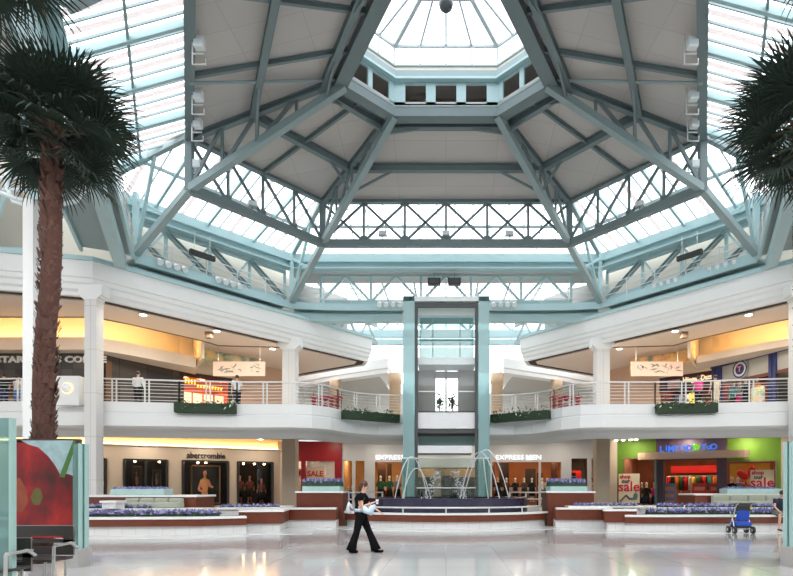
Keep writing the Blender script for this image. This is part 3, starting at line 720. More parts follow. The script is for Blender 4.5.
text('lettering','abercrombie',black,t,along(A0,A1,(uA(187)+uA(225))/2,-.04,3.62),.55,ya,.03,bold=.008,width=along(A0,A1,uA(224.6)).x*0+uA(224.6)-uA(186.3))
for k,(u0,u1) in enumerate(wins):
    mullions(A0,A1,u0,u1,.45,3.3,2 if k == 1 else 1,black,t,.12); pane(A0,A1,u0,u1,.45,3.3,t)
    plate(A0,A1,u0,u1,.42,3.35,1.6,.1).build('window_backing',mat('window_dark',(.018,.016,.016),.8),t)
room(A0,A1,wins[0][0]-.3,wins[-1][1]+.3,.0,3.5,1.9,mat('window_dark',(.018,.016,.016),.8),mat('window_dark',(.018,.016,.016),.8),'r',None,t=t)
# framed fashion picture: figure in warm light on near black
def picture(a, b, u0, u1, z0, z1, off, word, glowc=(.75,.33,.15), frame=(.22,.13,.06), fig=1):
    t = thing('framed_picture',word,'picture',along(a,b,(u0+u1)/2,off,z0))
    plate(a,b,u0,u1,z0,z1,off,.04).build('backing',mat('picture_black',(.012,.01,.01),.5),t)
    f = B()
    for (p,q) in ((along(a,b,u0,off-.04,z0),along(a,b,u1,off-.04,z0)),(along(a,b,u0,off-.04,z1),along(a,b,u1,off-.04,z1)),(along(a,b,u0,off-.04,z0),along(a,b,u0,off-.04,z1)),(along(a,b,u1,off-.04,z0),along(a,b,u1,off-.04,z1))): f.beam(p,q,.08,.08)
    f.build('frame',mat('bronze_frame'+str(frame),frame,.4,.3),t)
    W_ = u1-u0; H = z1-z0; g = B()
    P = lambda x, z: along(a,b,u0+W_*x,off-.01,z0+H*z)
    def blob(pts): g.add([P(*q) for q in pts],[tuple(range(len(pts)))])
    if fig == 1:   # head, shoulders, bent arm
        blob([(.40,.80),(.44,.87),(.50,.88),(.54,.83),(.53,.76),(.49,.71),(.43,.72)])
        blob([(.44,.72),(.50,.72),(.53,.66),(.62,.63),(.66,.56),(.60,.46),(.56,.34),(.58,.24),(.60,.06),(.34,.06),(.35,.26),(.38,.36),(.32,.50),(.30,.62),(.38,.66)])
        blob([(.31,.62),(.35,.50),(.30,.38),(.42,.33),(.41,.28),(.24,.33),(.22,.40)]); blob([(.64,.60),(.68,.50),(.78,.44),(.74,.40),(.62,.44),(.58,.50)])
    else:
        blob([(.35,.75),(.42,.82),(.5,.74),(.46,.64),(.38,.64)]); blob([(.3,.6),(.55,.62),(.66,.4),(.5,.22),(.34,.3)])
    g.build('figure',mat('picture_skin'+str(glowc),glowc,.6,noise=.35,nscale=4),t)
picture(A0,A1,uA(193),uA(222),.55,3.0,.9,'framed photograph of a bare shouldered figure in the middle shop window')
picture(A0,A1,uA(133),uA(142.5),1.3,2.9,1.2,'small dim framed picture in the left pane of the second shop window',(.35,.13,.07),(.10,.05,.03),2)
picture(A0,A1,uA(154),uA(162),1.4,2.7,1.2,'small dim framed picture in the right pane of the second shop window',(.32,.12,.08),(.06,.04,.03),2)
dim = {'m':mat('dark_form',(.05,.035,.03),.7)}
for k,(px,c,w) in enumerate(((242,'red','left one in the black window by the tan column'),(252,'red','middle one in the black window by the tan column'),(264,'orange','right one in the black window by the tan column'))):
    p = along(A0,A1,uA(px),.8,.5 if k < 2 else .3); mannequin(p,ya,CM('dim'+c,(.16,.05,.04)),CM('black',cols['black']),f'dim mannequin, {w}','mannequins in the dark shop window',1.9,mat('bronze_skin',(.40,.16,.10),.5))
mannequin(along(A0,A1,uA(100),.8,.5),ya,CM('white',cols['white']),CM('black',cols['black']),'mannequin in a pale top in the partly hidden window by the white column','mannequins in the dark shop window',1.9)
# ---------------------------------------------------------------- centre shops on y = 37
c0, c1 = (-11.2,37.0), (11.2,37.0); uC = lambda px: (px-CX)/F*37+11.2; xC = lambda px: (px-CX)/F*37
# red shop
t = thing('shopfront','deep red shopfront with a SALE sign in its window','shopfront',(xC(319),37,0))
rs = [(uC(297)-uC(293),uC(301.5)-uC(293),1.0,3.32),(uC(305.5)-uC(293),uC(335)-uC(293),1.0,3.32)]
ra, rb = (xC(293),36.9), (xC(342),36.9)
B().wall(ra,rb,0,4.62,.3,rs).build('wall',mat('deep_red_panel',(.30,.008,.015),.4,noise=.15,nscale=2),t)
for h in rs: pane(ra,rb,*h,t)
room(ra,rb,0.05,rb[0]-ra[0]-.05,0,3.6,3.0,mat('pale_interior',(.55,.50,.44),.8),mat('shop_floor',(.3,.2,.12),.5),'r',cool,2,t=t)
def signboard(p, w, h, body, size, word, bm, tm, rz=0, name='sale_sign', extra=()):
    t = thing(name,word,'sign',p)
    x, y, z = p
    g = B(); g.box(-w/2,w/2,-.03,.03,0,h); g.v = [Vector(p)+Matrix.Rotation(rz,3,'Z')@v for v in g.v]; g.build('board',bm,t)
    for (bd,sz,dz,mt,dx) in [(body,size,h*.55,tm,0),*extra]:
        q = Vector(p)+Matrix.Rotation(rz,3,'Z')@V(dx,-.045,dz); text('lettering',bd,mt,t,q,sz,rz,.008,bold=.012)
    return t
redl = mat('red_lettering',(.60,.02,.015),.5); blackl = mat('black_lettering',(.03,.03,.03),.5); paper = mat('cream_board',(.85,.66,.50),.6)
signboard((xC(314),37.4,1.95),1.3,.98,'SALE',.50,'cream board reading SALE in red, in the red shop window',paper,redl)
signboard((xC(299),37.4,2.2),.32,.62,'E',.4,'narrow cream board with red lettering in the slim window of the red shop',paper,redl)
for k,(px,c,w) in enumerate(((326,'cream','left'),(332,'red','right'))): mannequin((xC(px),38.2,0.2),0,CM(c,cols[c]),CM('black',cols['black']),f'mannequin in the red shop window, {w} of the two',None,1.7)
# white frame shop with glass door
def front(pxa, pxb, y, holes, wm, word, top=4.75, th=.25, roomd=4, wallm=None, lampm=None, lamps=3, fr=None, floorm=None):
    a, b_ = (xC(pxa)*y/37,y), (xC(pxb)*y/37,y); u = lambda px: (px-CX)/F*y-a[0]
    t = thing('shopfront',word,'shopfront',((a[0]+b_[0])/2,y,0))
    hs = [(u(p0),u(p1),z0,z1) for p0,p1,z0,z1 in holes]
    B().wall(a,b_,0,top,th,hs).build('wall',wm,t)
    for h in hs:
        pane(a,b_,*h,t); 
        if fr: mullions(a,b_,h[0],h[1],h[2],h[3],1,fr,t,.07)
    room(a,b_,.05,b_[0]-a[0]-.05,0,3.7,roomd,wallm,floorm or mat('shop_floor',(.3,.2,.12),.5),'r',lampm,lamps,t=t)
    return t, a, b_
ochre = mat('ochre_interior',(.55,.36,.17),.8,noise=.15,nscale=1.5); darkin = mat('dark_interior',(.10,.065,.05),.8)
t,a,b_ = front(342,366,37,[(343.5,352,0.05,3.35),(355,364.5,0.05,3.35)],greywhite,'white framed glass doorway left of the white lettered window by the lift',wallm=ochre,lampm=warm,lamps=2)
for k,(px,c) in enumerate(((346,'black'),(350,'blue'),(359,'green'),(363,'grey'))): mannequin((xC(px),37.9,.1),0,CM(c,cols[c]),CM('black',cols['black']),f'dressed form inside the white glass doorway, in {c}',None,1.6)
t,a,b_ = front(404,486,36.95,[(408,484,.05,2.9)],greywhite,'grey white shopfront seen through the glass of the lift tower',wallm=mat('dim_green_interior',(.13,.14,.10),.8,noise=.5,nscale=1.2),lampm=warm,lamps=2)
B().box(xC(433),xC(441),38.6,38.7,.1,2.7).build('pale_panel',mat('pale_interior',(.55,.50,.44),.8),t); B().box(xC(443),xC(452),38.4,38.5,.1,2.4).build('dark_panel',mat('dark_drape',(.02,.015,.015),.8),t); B().box(xC(410),xC(482),38.9,39,2.3,2.9).build('bright_band',ochre,t)
t,a,b_ = front(366,404,36.95,[(374.5,402,0.35,3.27)],greywhite,'grey white shopfront with white lettering, left of the lift',wallm=ochre,lampm=warm,lamps=3)
B().box(xC(375),xC(383),38.6,38.7,.3,3.3).build('dark_panel',mat('dark_brown_drape',(.07,.03,.02),.8,noise=.5,nscale=3),t); B().box(xC(385),xC(389.5),38.4,38.5,.3,3.2).build('dark_panel',mat('dark_brown_drape',(.07,.03,.02),.8),t)
glow = mat('lit_lettering',(1,1,1),.5,emis=(1,1,1),es=.35)
text('lettering','EXPRESS',glow,t,(xC(375.5),36.9,3.55),.45,0,.05,'LEFT',width=1.85)
t,a,b_ = front(486,571,36.95,[(492,539,.35,3.27),(541,561.5,.35,3.27)],greywhite,'grey white shopfront with white lettering, right of the lift',wallm=mat('orange_interior',(.55,.24,.10),.8,noise=.2,nscale=1.2),lampm=warm,lamps=4)
text('lettering','EXPRESS',glow,t,(xC(495),36.9,3.55),.45,0,.04,'LEFT',width=1.85); text('lettering','MEN',glow,t,(xC(525.3),36.9,3.55),.45,0,.04,'LEFT',bold=.004,width=1.0)
B().box(xC(492),xC(497),38.7,38.8,.3,3.3).build('dark_panel',mat('dark_brown_drape',(.07,.03,.02),.8),t); B().box(xC(541),xC(547),38.6,38.7,.3,2.6).build('dark_panel',mat('dark_brown_drape',(.07,.03,.02),.8),t); B().box(xC(556),xC(562),38.6,38.7,.3,3.3).build('dark_panel',mat('dark_brown_drape',(.07,.03,.02),.8),t)
B().box(xC(530),xC(541),39.2,39.25,1.3,2.9).build('poster',mat('black_poster',(.03,.02,.02),.5),t); B().box(xC(502),xC(512),38.8,38.85,.3,3.3).build('drape',mat('dark_drape',(.02,.015,.015),.8),t)
t,a,b_ = front(571,600,36.9,[(571.5,588,.05,3.5),(591.5,599,.05,3.5)],greywhite,'narrow white shopfront with black and red interior beside the right tan column',wallm=darkin,lampm=warm,lamps=3)
B().box(xC(578),xC(587),38.6,38.7,.9,2.75).build('red_display',mat('bright_red',(.75,.01,.015),.5),t)
B().box(xC(571.5),xC(580),38.2,38.3,.6,2.6).build('shelf_back',mat('dark_drape',(.02,.015,.015),.8),t)
for k in range(4): B().box(xC(572),xC(580),37.9,38.2,.8+k*.5,.86+k*.5).build('shelf',mat('shelf_grey',(.4,.38,.36),.5),t)
signboard((xC(595),37.3,1.75),.55,.6,'50',.42,'small cream board reading 50 in red in the narrow right shop',paper,redl)
for px,c,w in ((379,'green','dark green'),(388,'green','green and grey'),(396,'grey','grey')): mannequin((xC(px),37.9,.5),0,CM(c,cols[c]),CM('black',cols['black']),f'mannequin in a {w} outfit in the window just left of the lift',None,1.9)
for px,c,w in ((499,'black','black, at the left end'),(508,'brown','brown'),(517,'black','black, in the middle'),(526,'brown','brown, right of the middle'),(534,'black','black, at the right end')): mannequin((xC(px),37.9,.6),0,CM(c,cols[c]),CM('black',cols['black']),f'mannequin in the orange window right of the lift, in {w}',None,1.65)
for px,c,w in ((544,'white','left of the two white ones'),(549,'white','right of the two white ones'),(596,'black','black in the narrow right shop')): mannequin((xC(px),37.7,.5),0,CM(c,cols[c]),CM('black',cols['black']),f'mannequin by the right corner, {w}',None,1.75)
clothes_rack((xC(429),39,0),0,['black','grey','navy','black','brown','black','white'],'clothes rack seen through the lift glass, left of the middle','clothes racks behind the lift')
clothes_rack((xC(462),39,0),0,['navy','black','grey','black','cream','black','blue'],'clothes rack seen through the lift glass, right of the middle','clothes racks behind the lift')
# ---------------------------------------------------------------- LIMITED TOO (right ground)
L0, L1 = (11.2,38.0), (30,27.0); LL = math.hypot(L1[0]-L0[0],L1[1]-L0[1]); yl = yaw(L0,L1); uL = lambda px: hitline(L0,L1,px)
t = thing('shopfront','lime green and purple shopfront with blue lettering and lit windows','shopfront',(18,34,0))
lime = mat('lime_green_wall',(.15,.30,.025),.6,noise=.35,nscale=.7); purple = mat('dark_purple_panel',(.085,.055,.09),.5)
hl = [(uL(624),uL(656.5),.3,3.55),(uL(726.5),uL(776),.3,3.2)]
B().wall(L0,along(L0,L1,uL(657))[:2],0,4.75,.25,[hl[0]]).build('green_wall',lime,t)
a_ = tuple(along(L0,L1,uL(726))[:2]); B().wall(a_,along(L0,L1,uL(781))[:2],0,4.75,.25,[(hl[1][0]-uL(726),hl[1][1]-uL(726),.3,3.2)]).build('green_wall',lime,t)
B().wall(along(L0,L1,uL(781))[:2],L1,0,4.75,.25).build('end_wall',beige,t)
a_ = tuple(along(L0,L1,uL(657),-.35)[:2]); b2 = tuple(along(L0,L1,uL(727),-.35)[:2]); Lp_ = math.hypot(b2[0]-a_[0],b2[1]-a_[1])
B().wall(a_,b2,0,4.75,.5,[(.45,Lp_-.55,0,3.3)]).build('portal',purple,t)
# canopy: a long lozenge shelf
cn = B(); cen = along(L0,L1,uL(692),-.5); dx = Vector((math.cos(yl),math.sin(yl),0)); ny = Vector((-dx.y,dx.x,0)); hw = (uL(747)-uL(637))/2; 
pts = [(cen+dx*(hw*math.cos(k*math.pi/16))+ny*(-.7*abs(math.sin(k*math.pi/16))**.6*(1 if k <= 16 else -.6))) for k in range(32)]
cn.prism([(p.x,p.y) for p in pts],3.38,3.82).build('canopy',mat('canopy_cream',(.68,.50,.36),.5),t)
bl = mat('blue_neon_letter',(.05,.2,.8),.4,emis=(.03,.22,1),es=.4); gr = mat('green_flower_sign',(.2,.8,.05),.4,emis=(.2,.9,.02),es=.3)
yo = -1.35
for k,ch in enumerate('LiMiTeD'):
    text('lettering',ch,bl,t,along(L0,L1,uL(665.2+k*4.55),yo,4.0+(.04 if k%2 else -.02)),.50,yl,.04,bold=.012)
for k,ch in enumerate('Too'):
    text('lettering',ch if k < 2 else 'O',bl,t,along(L0,L1,uL(706+k*4.8),yo,4.02),.50,yl,.04,bold=.012)
c = along(L0,L1,uL(698.5),yo,4.05); st = B()
for k in range(5):
    a = math.pi/2+k*2*math.pi/5; q = c+dx*(.13*math.cos(a))+V(0,0,.13*math.sin(a)); st.ball(q,(.095,.05,.095),10,6)
st.build('flower_emblem',gr,t,smooth=True)
redw = mat('red_brown_interior',(.30,.11,.06),.8,noise=.8,nscale=.9)
room(L0,L1,uL(621),uL(779),0,3.9,5.5,redw,mat('shop_floor',(.3,.2,.12),.5),'r',warm,9,t=t)
for h in hl: pane(L0,L1,*h,t); mullions(L0,L1,*h,1,mat('bronze_frame',(.25,.17,.12),.5),t,.06)
B().prism([tuple(along(L0,L1,u,o)[:2]) for u,o in ((uL(662),3.8),(uL(719),3.8),(uL(719),4.2),(uL(662),4.2))],2.6,3.1).build('red_pelmet',mat('bright_red',(.75,.01,.015),.5),t)
plate(L0,L1,uL(657.0),uL(658.4),0,3.4,-.9,.5).build('glass_fin',tealglass,t)
for k,px in enumerate((618,625,632,638,742,748,763,768)):
    c = along(L0,L1,uL(px),-.5,4.69); g = B().vtube([(c.x,c.y,4.68,.1,.1),(c.x,c.y,4.745,.1,.1)],10).build('downlight',mat('downlight_glow',(1,1,1),.5,emis=(1,.95,.85),es=6)); tag(g,'small round ceiling downlight over the lime green shop wall','downlight','ceiling downlights over the lime green shop')
# sale posters
def salep(px, word, z0, w, h, off, lady):
    p = along(L0,L1,uL(px),off,z0)
    t = signboard(tuple(p),w,h,'sale',.92*w/1.35,word,mat('cream_poster',(.88,.78,.62),.6),mat('pink_red_lettering',(.72,.01,.09),.5),yl,'sale_poster',
        [('shop',.36*w/1.35,h*.90,redl,-w*.18),('our',.36*w/1.35,h*.745,blackl,-w*.16)])
    if lady:
        Rm = Matrix.Rotation(yl,3,'Z'); P = lambda x,z: p+Rm@V(x,-.05,z)
        g = B()
        for pts in ([(-.62,.12),(-.5,.1),(-.2,.42),(.0,.22),(.25,.2),(.3,.32),(.05,.36),(-.15,.56),(-.25,.52)],):
            g.add([P(*q) for q in pts],[tuple(range(len(pts)))])
        g.build('printed_legs',mat('denim_print',(.10,.12,.16),.7),t)
        g = B(); g.add([P(*q) for q in ((.2,.2),(.5,.22),(.58,.5),(.45,.72),(.3,.6))],[(0,1,2,3,4)]); g.build('printed_top',mat('teal_print',(.10,.28,.30),.7),t)
        g = B(); g.add([P(.45+.1*math.cos(a),.82+.1*math.sin(a)) for a in [k*math.pi/5 for k in range(10)]],[tuple(range(10))]); g.add([P(-.66,.08),P(-.5,.06),P(-.42,.16),P(-.6,.2)],[(0,1,2,3)]); g.build('printed_skin',skin,t)
salep(629.5,'tall cream sale poster with a reclining figure at the left of the green shopfront',.55,1.36,1.95,-.12,True)
salep(762,'cream sale poster in the right window of the green shopfront',.9,1.25,1.75,.45,False)
# flower display in right window
t = thing('window_display','big red paper flower on a yellow backboard in the right shop window','display',along(L0,L1,uL(745),1.3,.5))
plate(L0,L1,uL(728),uL(770),.5,3.1,1.6,.05).build('backboard',mat('yellow_board',(.75,.50,.04),.6,noise=.5,nscale=1.3),t)
c = along(L0,L1,uL(748.5),1.25,1.95); 
for k in range(6):
    a = k*math.pi/3+.3; q = c+dx*(.52*math.cos(a))+V(0,0,.62*math.sin(a)); g = B(); g.ball((0,0,0),(.38,.05,.22),10,6); M = Matrix.Translation(q)@Matrix.Rotation(yl,4,'Z')@Matrix.Rotation(-a,4,'Y'); g.v = [M@v for v in g.v]; g.build('petal',mat('bright_red',(.75,.01,.015),.5),t,smooth=True)
g = B(); g.ball(c-ny*.05,(.16,.1,.16)); g.build('flower_centre',mat('pale_yellow',(.9,.75,.3),.5),t,smooth=True)
plate(L0,L1,uL(733),uL(744),1.78,1.92,1.12,.03).build('silver_stroke',mat('silver_lettering',(.6,.6,.7),.3),t)
for k,(px,z,o,c,w) in enumerate(((643,.0,1.2,'black','dark top in the left window'),(650,0,1.6,'pink','pink top in the left window'),(636,0,1.8,'brown','brown top behind the sale poster'),(731,.3,.9,'black','black top at the left of the right window'),(737,.3,1.1,'grey','grey top in the right window'),(771,.3,.9,'black','black top at the right end'))):
    mannequin(along(L0,L1,uL(px),o,z),yl,CM(c,cols[c]),CM('navy',cols['navy']),f'mannequin in the green shopfront, {w}',None,1.95)
for px,o,cs,w in ((676,2.4,['red','black','orange','green','red','white','brown'],'left'),(690,3.2,['black','navy','black','green','brown','black'],'middle'),(703,2.2,['yellow','green','red','teal','orange','brown'],'right')):
    clothes_rack(along(L0,L1,uL(px),o,0),yl,cs,f'clothes rack with mixed garments inside the purple portal, {w} one','clothes racks inside the purple portal',1.9,2.35)
for px,w in ((668.5,'blue one at the left'),(699,'red one in the middle'),(716,'red one at the right')):
    c = along(L0,L1,uL(px),.3,0); blue_ = 'blue' in w; t = thing('display_stand',f'upright sign stand in the purple shop entrance, {w}','display stand',c)
    g = B(); 
    q = [along(L0,L1,uL(px)+s_*.42,o)[:2] for s_,o in ((-1,.25),(1,.25),(1,.35),(-1,.35))]; g.prism(q,.15,1.85); g.build('board',mat('stand_blue' if blue_ else 'stand_red',(.16,.26,.42) if blue_ else (.6,.03,.03),.5),t)
    for z in (.5,.95,1.4):
        q = [along(L0,L1,uL(px)+s_*.3,o)[:2] for s_,o in ((-1,.23),(1,.23),(1,.25),(-1,.25))]; B().prism(q,z,z+.22).build('panel_print',mat('print_pink',(.65,.25,.2),.6),t)
    q = [along(L0,L1,uL(px)+s_*.45,o)[:2] for s_,o in ((-1,.1),(1,.1),(1,.5),(-1,.5))]; B().prism(q,0,.15).build('base',black,t)

B().box(9.6,11.5,37.6,37.9,0,4.75).build('wall_right_return',beige,kind='structure'); B().box(-11.5,-9.6,38.3,38.6,0,4.75).build('wall_left_return',beige,kind='structure')
def downlight(x, y, z, e, word, group, col=(1,.86,.68), r=.16):
    t = thing('downlight',word,'downlight',(x,y,z),group)
    B().vtube([(x,y,z-.05,r+.04,r+.04),(x,y,z-.005,r+.04,r+.04)],14).build('trim_ring',white,t)
    B().vtube([(x,y,z-.06,r,r),(x,y,z-.052,r,r)],14).build('lens',mat('downlight_glow',(1,1,1),.5,emis=(1,.95,.85),es=3),t)
    l = bpy.data.lights.new('downlight_lamp','AREA'); l.shape = 'DISK'; l.size = r*2; l.energy = e; l.color = col
    o = bpy.data.objects.new('downlight_lamp',l); C.objects.link(o); o.parent = t; o.location = (0,0,-.08)
for m in (-1,1):
    for k in range(5):
        x, y = (-12.0-2.9*k, 36.2-1.55*k); downlight(x*-m,y,4.74,32,f'round ceiling downlight in the ground floor walkway on the {side(m)}',f'{side(m)} ground walkway downlights')
for k in range(6): downlight(-7.5+3*k,35.4,4.74,20,'round ceiling downlight in front of the grey white central shopfronts','central walkway downlights')
for m in (-1,1):
    for k,(x,y) in enumerate(((-12.2,29.8),(-10.4,33.6),(-14.6,27.0))): downlight(x*-m,y,FZ0-.01,80,f'round ceiling downlight over the upper {side(m)} gallery',f'upper {side(m)} gallery downlights')

for m in (-1,1):
    a,b_ = ((-9.1,34.7),(-6.6,37.6)) if m < 0 else ((6.6,37.6),(9.1,34.7))
    B().wall(a,b_,11.4,14.3,.2).build(f'wall_{side(m)}_corridor_top',mat('grey_soffit',(.5,.49,.47),.8),kind='structure')
# ================================================================ ENCLOSURE BEHIND AND BESIDE
bw = mat('rear_wall',(.55,.52,.48),.85)
B().wall((30,-11.5),(-30,-11.5),0,12.3,.3).build('wall_rear',bw,kind='structure')
B().wall((-33,-12),(-33,62),0,12.3,.3).build('wall_left_outer',bw,kind='structure'); B().wall((33,62),(33,-12),0,12.3,.3).build('wall_right_outer',bw,kind='structure')
B().box(-33,33,-12,-5.0,12.35,12.6).build('ceiling_rear',mat('rear_ceiling',(.6,.58,.55),.9),kind='structure')
for m in (-1,1): B().prism([(x*m,y) for x,y in ((-33,6),(-11.2,6),(-11.2,9),(-10.5,15),(-17.6,23.4),(-33,23))][::1],15.3,15.5).build(f'ceiling_{side(m)}_wing',mat('rear_ceiling',(.6,.58,.55),.9),kind='structure')
# ================================================================ UPPER SHOPS
slate, nt, b, br, tc = brick_mat('dark_slate_tile',(.085,.07,.06),(.035,.032,.032),(.02,.02,.02),1,.6,.6,.01,.5)
mp = nt.nodes.new('ShaderNodeMapping'); mp.inputs['Rotation'].default_value = (math.pi/2,0,0); nt.links.new(tc.outputs['Object'],mp.inputs[0]); nt.links.new(mp.outputs[0],br.inputs['Vector'])
U0,U1,U2,U3,U4 = UW[:5]
def shell(m):
    for a,b_ in (((U3),(U4)),((U4),(UW[5]))):
        a2,b2 = (a,b_) if m < 0 else (mm(b_,1),mm(a,1))
        B().wall(a2,b2,5.4,FZ0+1,.25).build(f'wall_{side(m)}_upper_passage',mat('peach_wall',(.62,.42,.30),.8),kind='structure')
    for a,b_ in ((U0,U1),(U1,U2),(U2,U3)):
        a2,b2 = (a,b_) if m < 0 else (mm(b_,1),mm(a,1))
        B().wall(offset([a2,b2],.02)[0],offset([a2,b2],.02)[1],8.8,FZ0+1.1,.2).build(f'wall_{side(m)}_cove',mat('cove_plaster',(.80,.72,.58),.85),kind='structure')
shell(-1); shell(1)
# coffee shop (left)
t = thing('shopfront','dark slate coffee shop front with pale lettering on the upper left floor','shopfront',(-22,29.4,5.4))
u = lambda px: hitline(U0,U1,px)
B().wall(U0,U1,5.4,8.75,.25,[(u(-60),u(40),0+5.5,7.2),(u(52),u(84),5.5,7.2),(u(93),u(98),5.5,7.0)]).build('slate_wall',slate,t)
B().wall(U1,U2,5.4,8.75,.25).build('slate_wall',slate,t)
text('lettering','STARBUCKS COFFEE',mat('pale_lettering',(.75,.72,.66),.5),t,along(U0,U1,u(52),-.06,8.27),.46,0,.04,bold=.015,width=5.78)
room(U0,U1,u(-70),u(104),5.4,8.4,4,mat('cafe_interior',(.16,.09,.05),.8),mat('shop_floor',(.3,.2,.12),.5),'r',warm,5,t=t)
g = B(); g.box(-27,-19.2,30.6,31.2,5.45,6.5); tag(g.build('cafe_counter',mat('cafe_wood',(.35,.20,.10),.5)),'long wooden counter inside the dark slate coffee shop','counter')
c = along(U0,U1,u(16),.8,7.0); g = B(); g.ball(c,.16,12,8); tag(g.build('globe_lamp',mat('orange_globe',(1,.6,.2),.5,emis=(1,.5,.1),es=8),smooth=True),'small glowing orange globe lamp in the coffee shop','lamp')
# bright sweet shop
t = thing('shopfront','bright orange lit shopfront with yellow signage beside the slate wall','shopfront',(-15.2,35.7,5.4))
v = lambda px: hitline(U2,U3,px); L3 = math.hypot(U3[0]-U2[0],U3[1]-U2[1]); y3 = yaw(U2,U3)
B().wall(U2,U3,5.4,8.75,.2,[(v(184),v(229),5.5,8.5)]).build('frame_wall',mat('dark_brown_panel',(.06,.025,.015),.5),t)
room(U2,U3,.05,L3-.05,5.4,8.6,2.5,mat('glowing_orange_wall',(.6,.16,.035),.6,noise=.5,nscale=2),mat('shop_floor',(.3,.2,.12),.5),'r',warm,3,t=t)  # interior walls in plain mottled orange
plate(U2,U3,v(184),v(229),7.75,8.45,.25,.08).build('sign_board',mat('orange_board',(.5,.07,.015),.5,emis=(.6,.08,.01),es=.2),t)
yl_ = mat('yellow_lettering',(.8,.7,.05),.5,emis=(.8,.65,.03),es=.9)
g = B()
for k in range(13):
    h_ = .30 if k < 4 else .2; zz = 8.25 if k < 4 else 8.02; p_ = along(U2,U3,v(187)+.19*k,.2,zz)
    g.beam(p_-V(0,0,h_/2),p_+V(0,0,h_/2),.07,.05); g.beam(p_+V(0,0,.06),along(U2,U3,v(187)+.19*k+.1,.2,zz+.06),.05,.05)
g.build('yellow_sign_strokes',yl_,t)
for k in range(4):
    a_ = v(186+k*11); plate(U2,U3,a_,a_+.55,6.6,7.6,.5,.1).build('lit_panel',mat('lit_menu',(.9,.8,.6),.5,emis=(1,.7,.4),es=.5),t)
g = plate(U2,U3,v(185),v(228),5.42,6.2,.35,.5); g.build('counter',mat('orange_counter',(.6,.12,.03),.5),t)
# murals high on the passage wall and hanging banners
for m in (-1,1):
    s = side(m); a,b_ = (U3,U4) if m < 0 else (mm(U4,1),mm(U3,1)); L_ = math.hypot(b_[0]-a[0],b_[1]-a[1])
    a,b_ = ((-14.5,33.0),(-11.7,35.7)) if m<0 else ((11.7,35.7),(14.5,33.0)); L_ = math.hypot(b_[0]-a[0],b_[1]-a[1]); g = plate(a,b_,0,L_,8.95,9.75,0,.05)
    mu, nt, bb_ = node_mat('painted_mural_'+s); tc = nt.nodes.new('ShaderNodeTexCoord'); nz = nt.nodes.new('ShaderNodeTexNoise'); nz.inputs['Scale'].default_value = 1.6; nz.inputs['Detail'].default_value = 5
    rp = nt.nodes.new('ShaderNodeValToRGB'); cr_ = rp.color_ramp; cr_.elements[0].position = .35; cr_.elements[0].color = (.10,.16,.11,1); cr_.elements[1].position = .65; cr_.elements[1].color = (.65,.45,.16,1)
    e = cr_.elements.new(.5); e.color = (.35,.33,.2,1) if m < 0 else (.6,.3,.1,1)
    nt.links.new(tc.outputs['Object'],nz.inputs['Vector']); nt.links.new(nz.outputs['Fac'],rp.inputs[0]); nt.links.new(rp.outputs[0],bb_.inputs['Base Color'])
    tag(g.build('mural',mu),f'painted green and ochre mural strip high above the upper {s} gallery','mural')
    x0,x1 = (K(213,0,33).x,K(265,0,33).x) if m < 0 else (K(631,0,33).x,K(683,0,33).x)
    t = thing('hanging_banner',f'peach patterned glass banner hanging from the upper {s} ceiling','banner',((x0+x1)/2,33,8.15))
    B().box(x0,x1,33,33.04,8.15,9.0).build('panel',mat('peach_panel',(.85,.60,.48),.4,emis=(1,.55,.4),es=.1),t)
    pt = B(); rr_ = random.Random(5+m)
    for k in range(26):
        cx_, cz_ = rr_.uniform(x0+.4,x1-.2), rr_.uniform(8.35,8.85); a0 = rr_.uniform(0,3); l = rr_.uniform(.1,.3)
        pt.add([(cx_-l*math.cos(a0),32.985,cz_-l*.5*math.sin(a0)),(cx_+.03,32.985,cz_-.05),(cx_+l*math.cos(a0),32.985,cz_+l*.5*math.sin(a0)),(cx_-.03,32.985,cz_+.05)],[(0,1,2,3)])
    pt.build('printed_pattern',mat('sage_print',(.30,.33,.28),.6),t)
    for x in (x0+.3,x1-.3): B().tube([(x,33.02,9.0),(x,33.02,FZ0)],.012,6).build('cable',chrome,t)
    bx = K(209 if m<0 else 684,341,30.2); g = B().box(bx.x-.17,bx.x+.17,30.05,30.35,FZ0-.32,FZ0); tag(g.build('ceiling_box',mat('brown_metal_light',(.2,.14,.10),.6)),f'small brown box fixed to the upper {s} ceiling','box')
# ice cream shop and clothing shop (right)
a,b_ = mm(U3,1),mm(U2,1); w = lambda px: hitline(a,b_,px); yr = yaw(a,b_)
t = thing('shopfront','dark maroon ice cream shopfront on the upper right floor','shopfront',((a[0]+b_[0])/2,(a[1]+b_[1])/2,5.4)); Lr = math.hypot(b_[0]-a[0],b_[1]-a[1])
B().wall(a,b_,7.85,8.8,.25).build('sign_band',mat('maroon_panel',(.06,.012,.015),.5),t); B().wall(a,b_,8.8,8.95,.25).build('upper_band',cream,t)
text('lettering','Häagen-Dazs',mat('cream_letters',(.85,.72,.5),.5,emis=(1,.8,.5),es=.35),t,along(a,b_,w(697.5),-.05,8.42),.46,yr,.03,bold=.01,width=abs(w(712)-w(683)))
plate(a,b_,w(668),w(680),8.0,8.55,-.05,.04).build('logo_plate',mat('grey_plate',(.35,.34,.38),.5),t); plate(a,b_,w(670),w(678),8.14,8.30,-.09,.03).build('logo_stroke',mat('orange_red_letter',(.75,.2,.08),.5),t)
room(a,b_,.05,Lr-.05,5.4,8.3,2.8,mat('maroon_interior',(.10,.02,.02),.7),mat('shop_floor',(.3,.2,.12),.5),'r',warm,3,t=t)
plate(a,b_,w(671),w(709),5.42,6.45,.3,.5).build('counter',mat('dark_counter',(.08,.03,.03),.4),t)
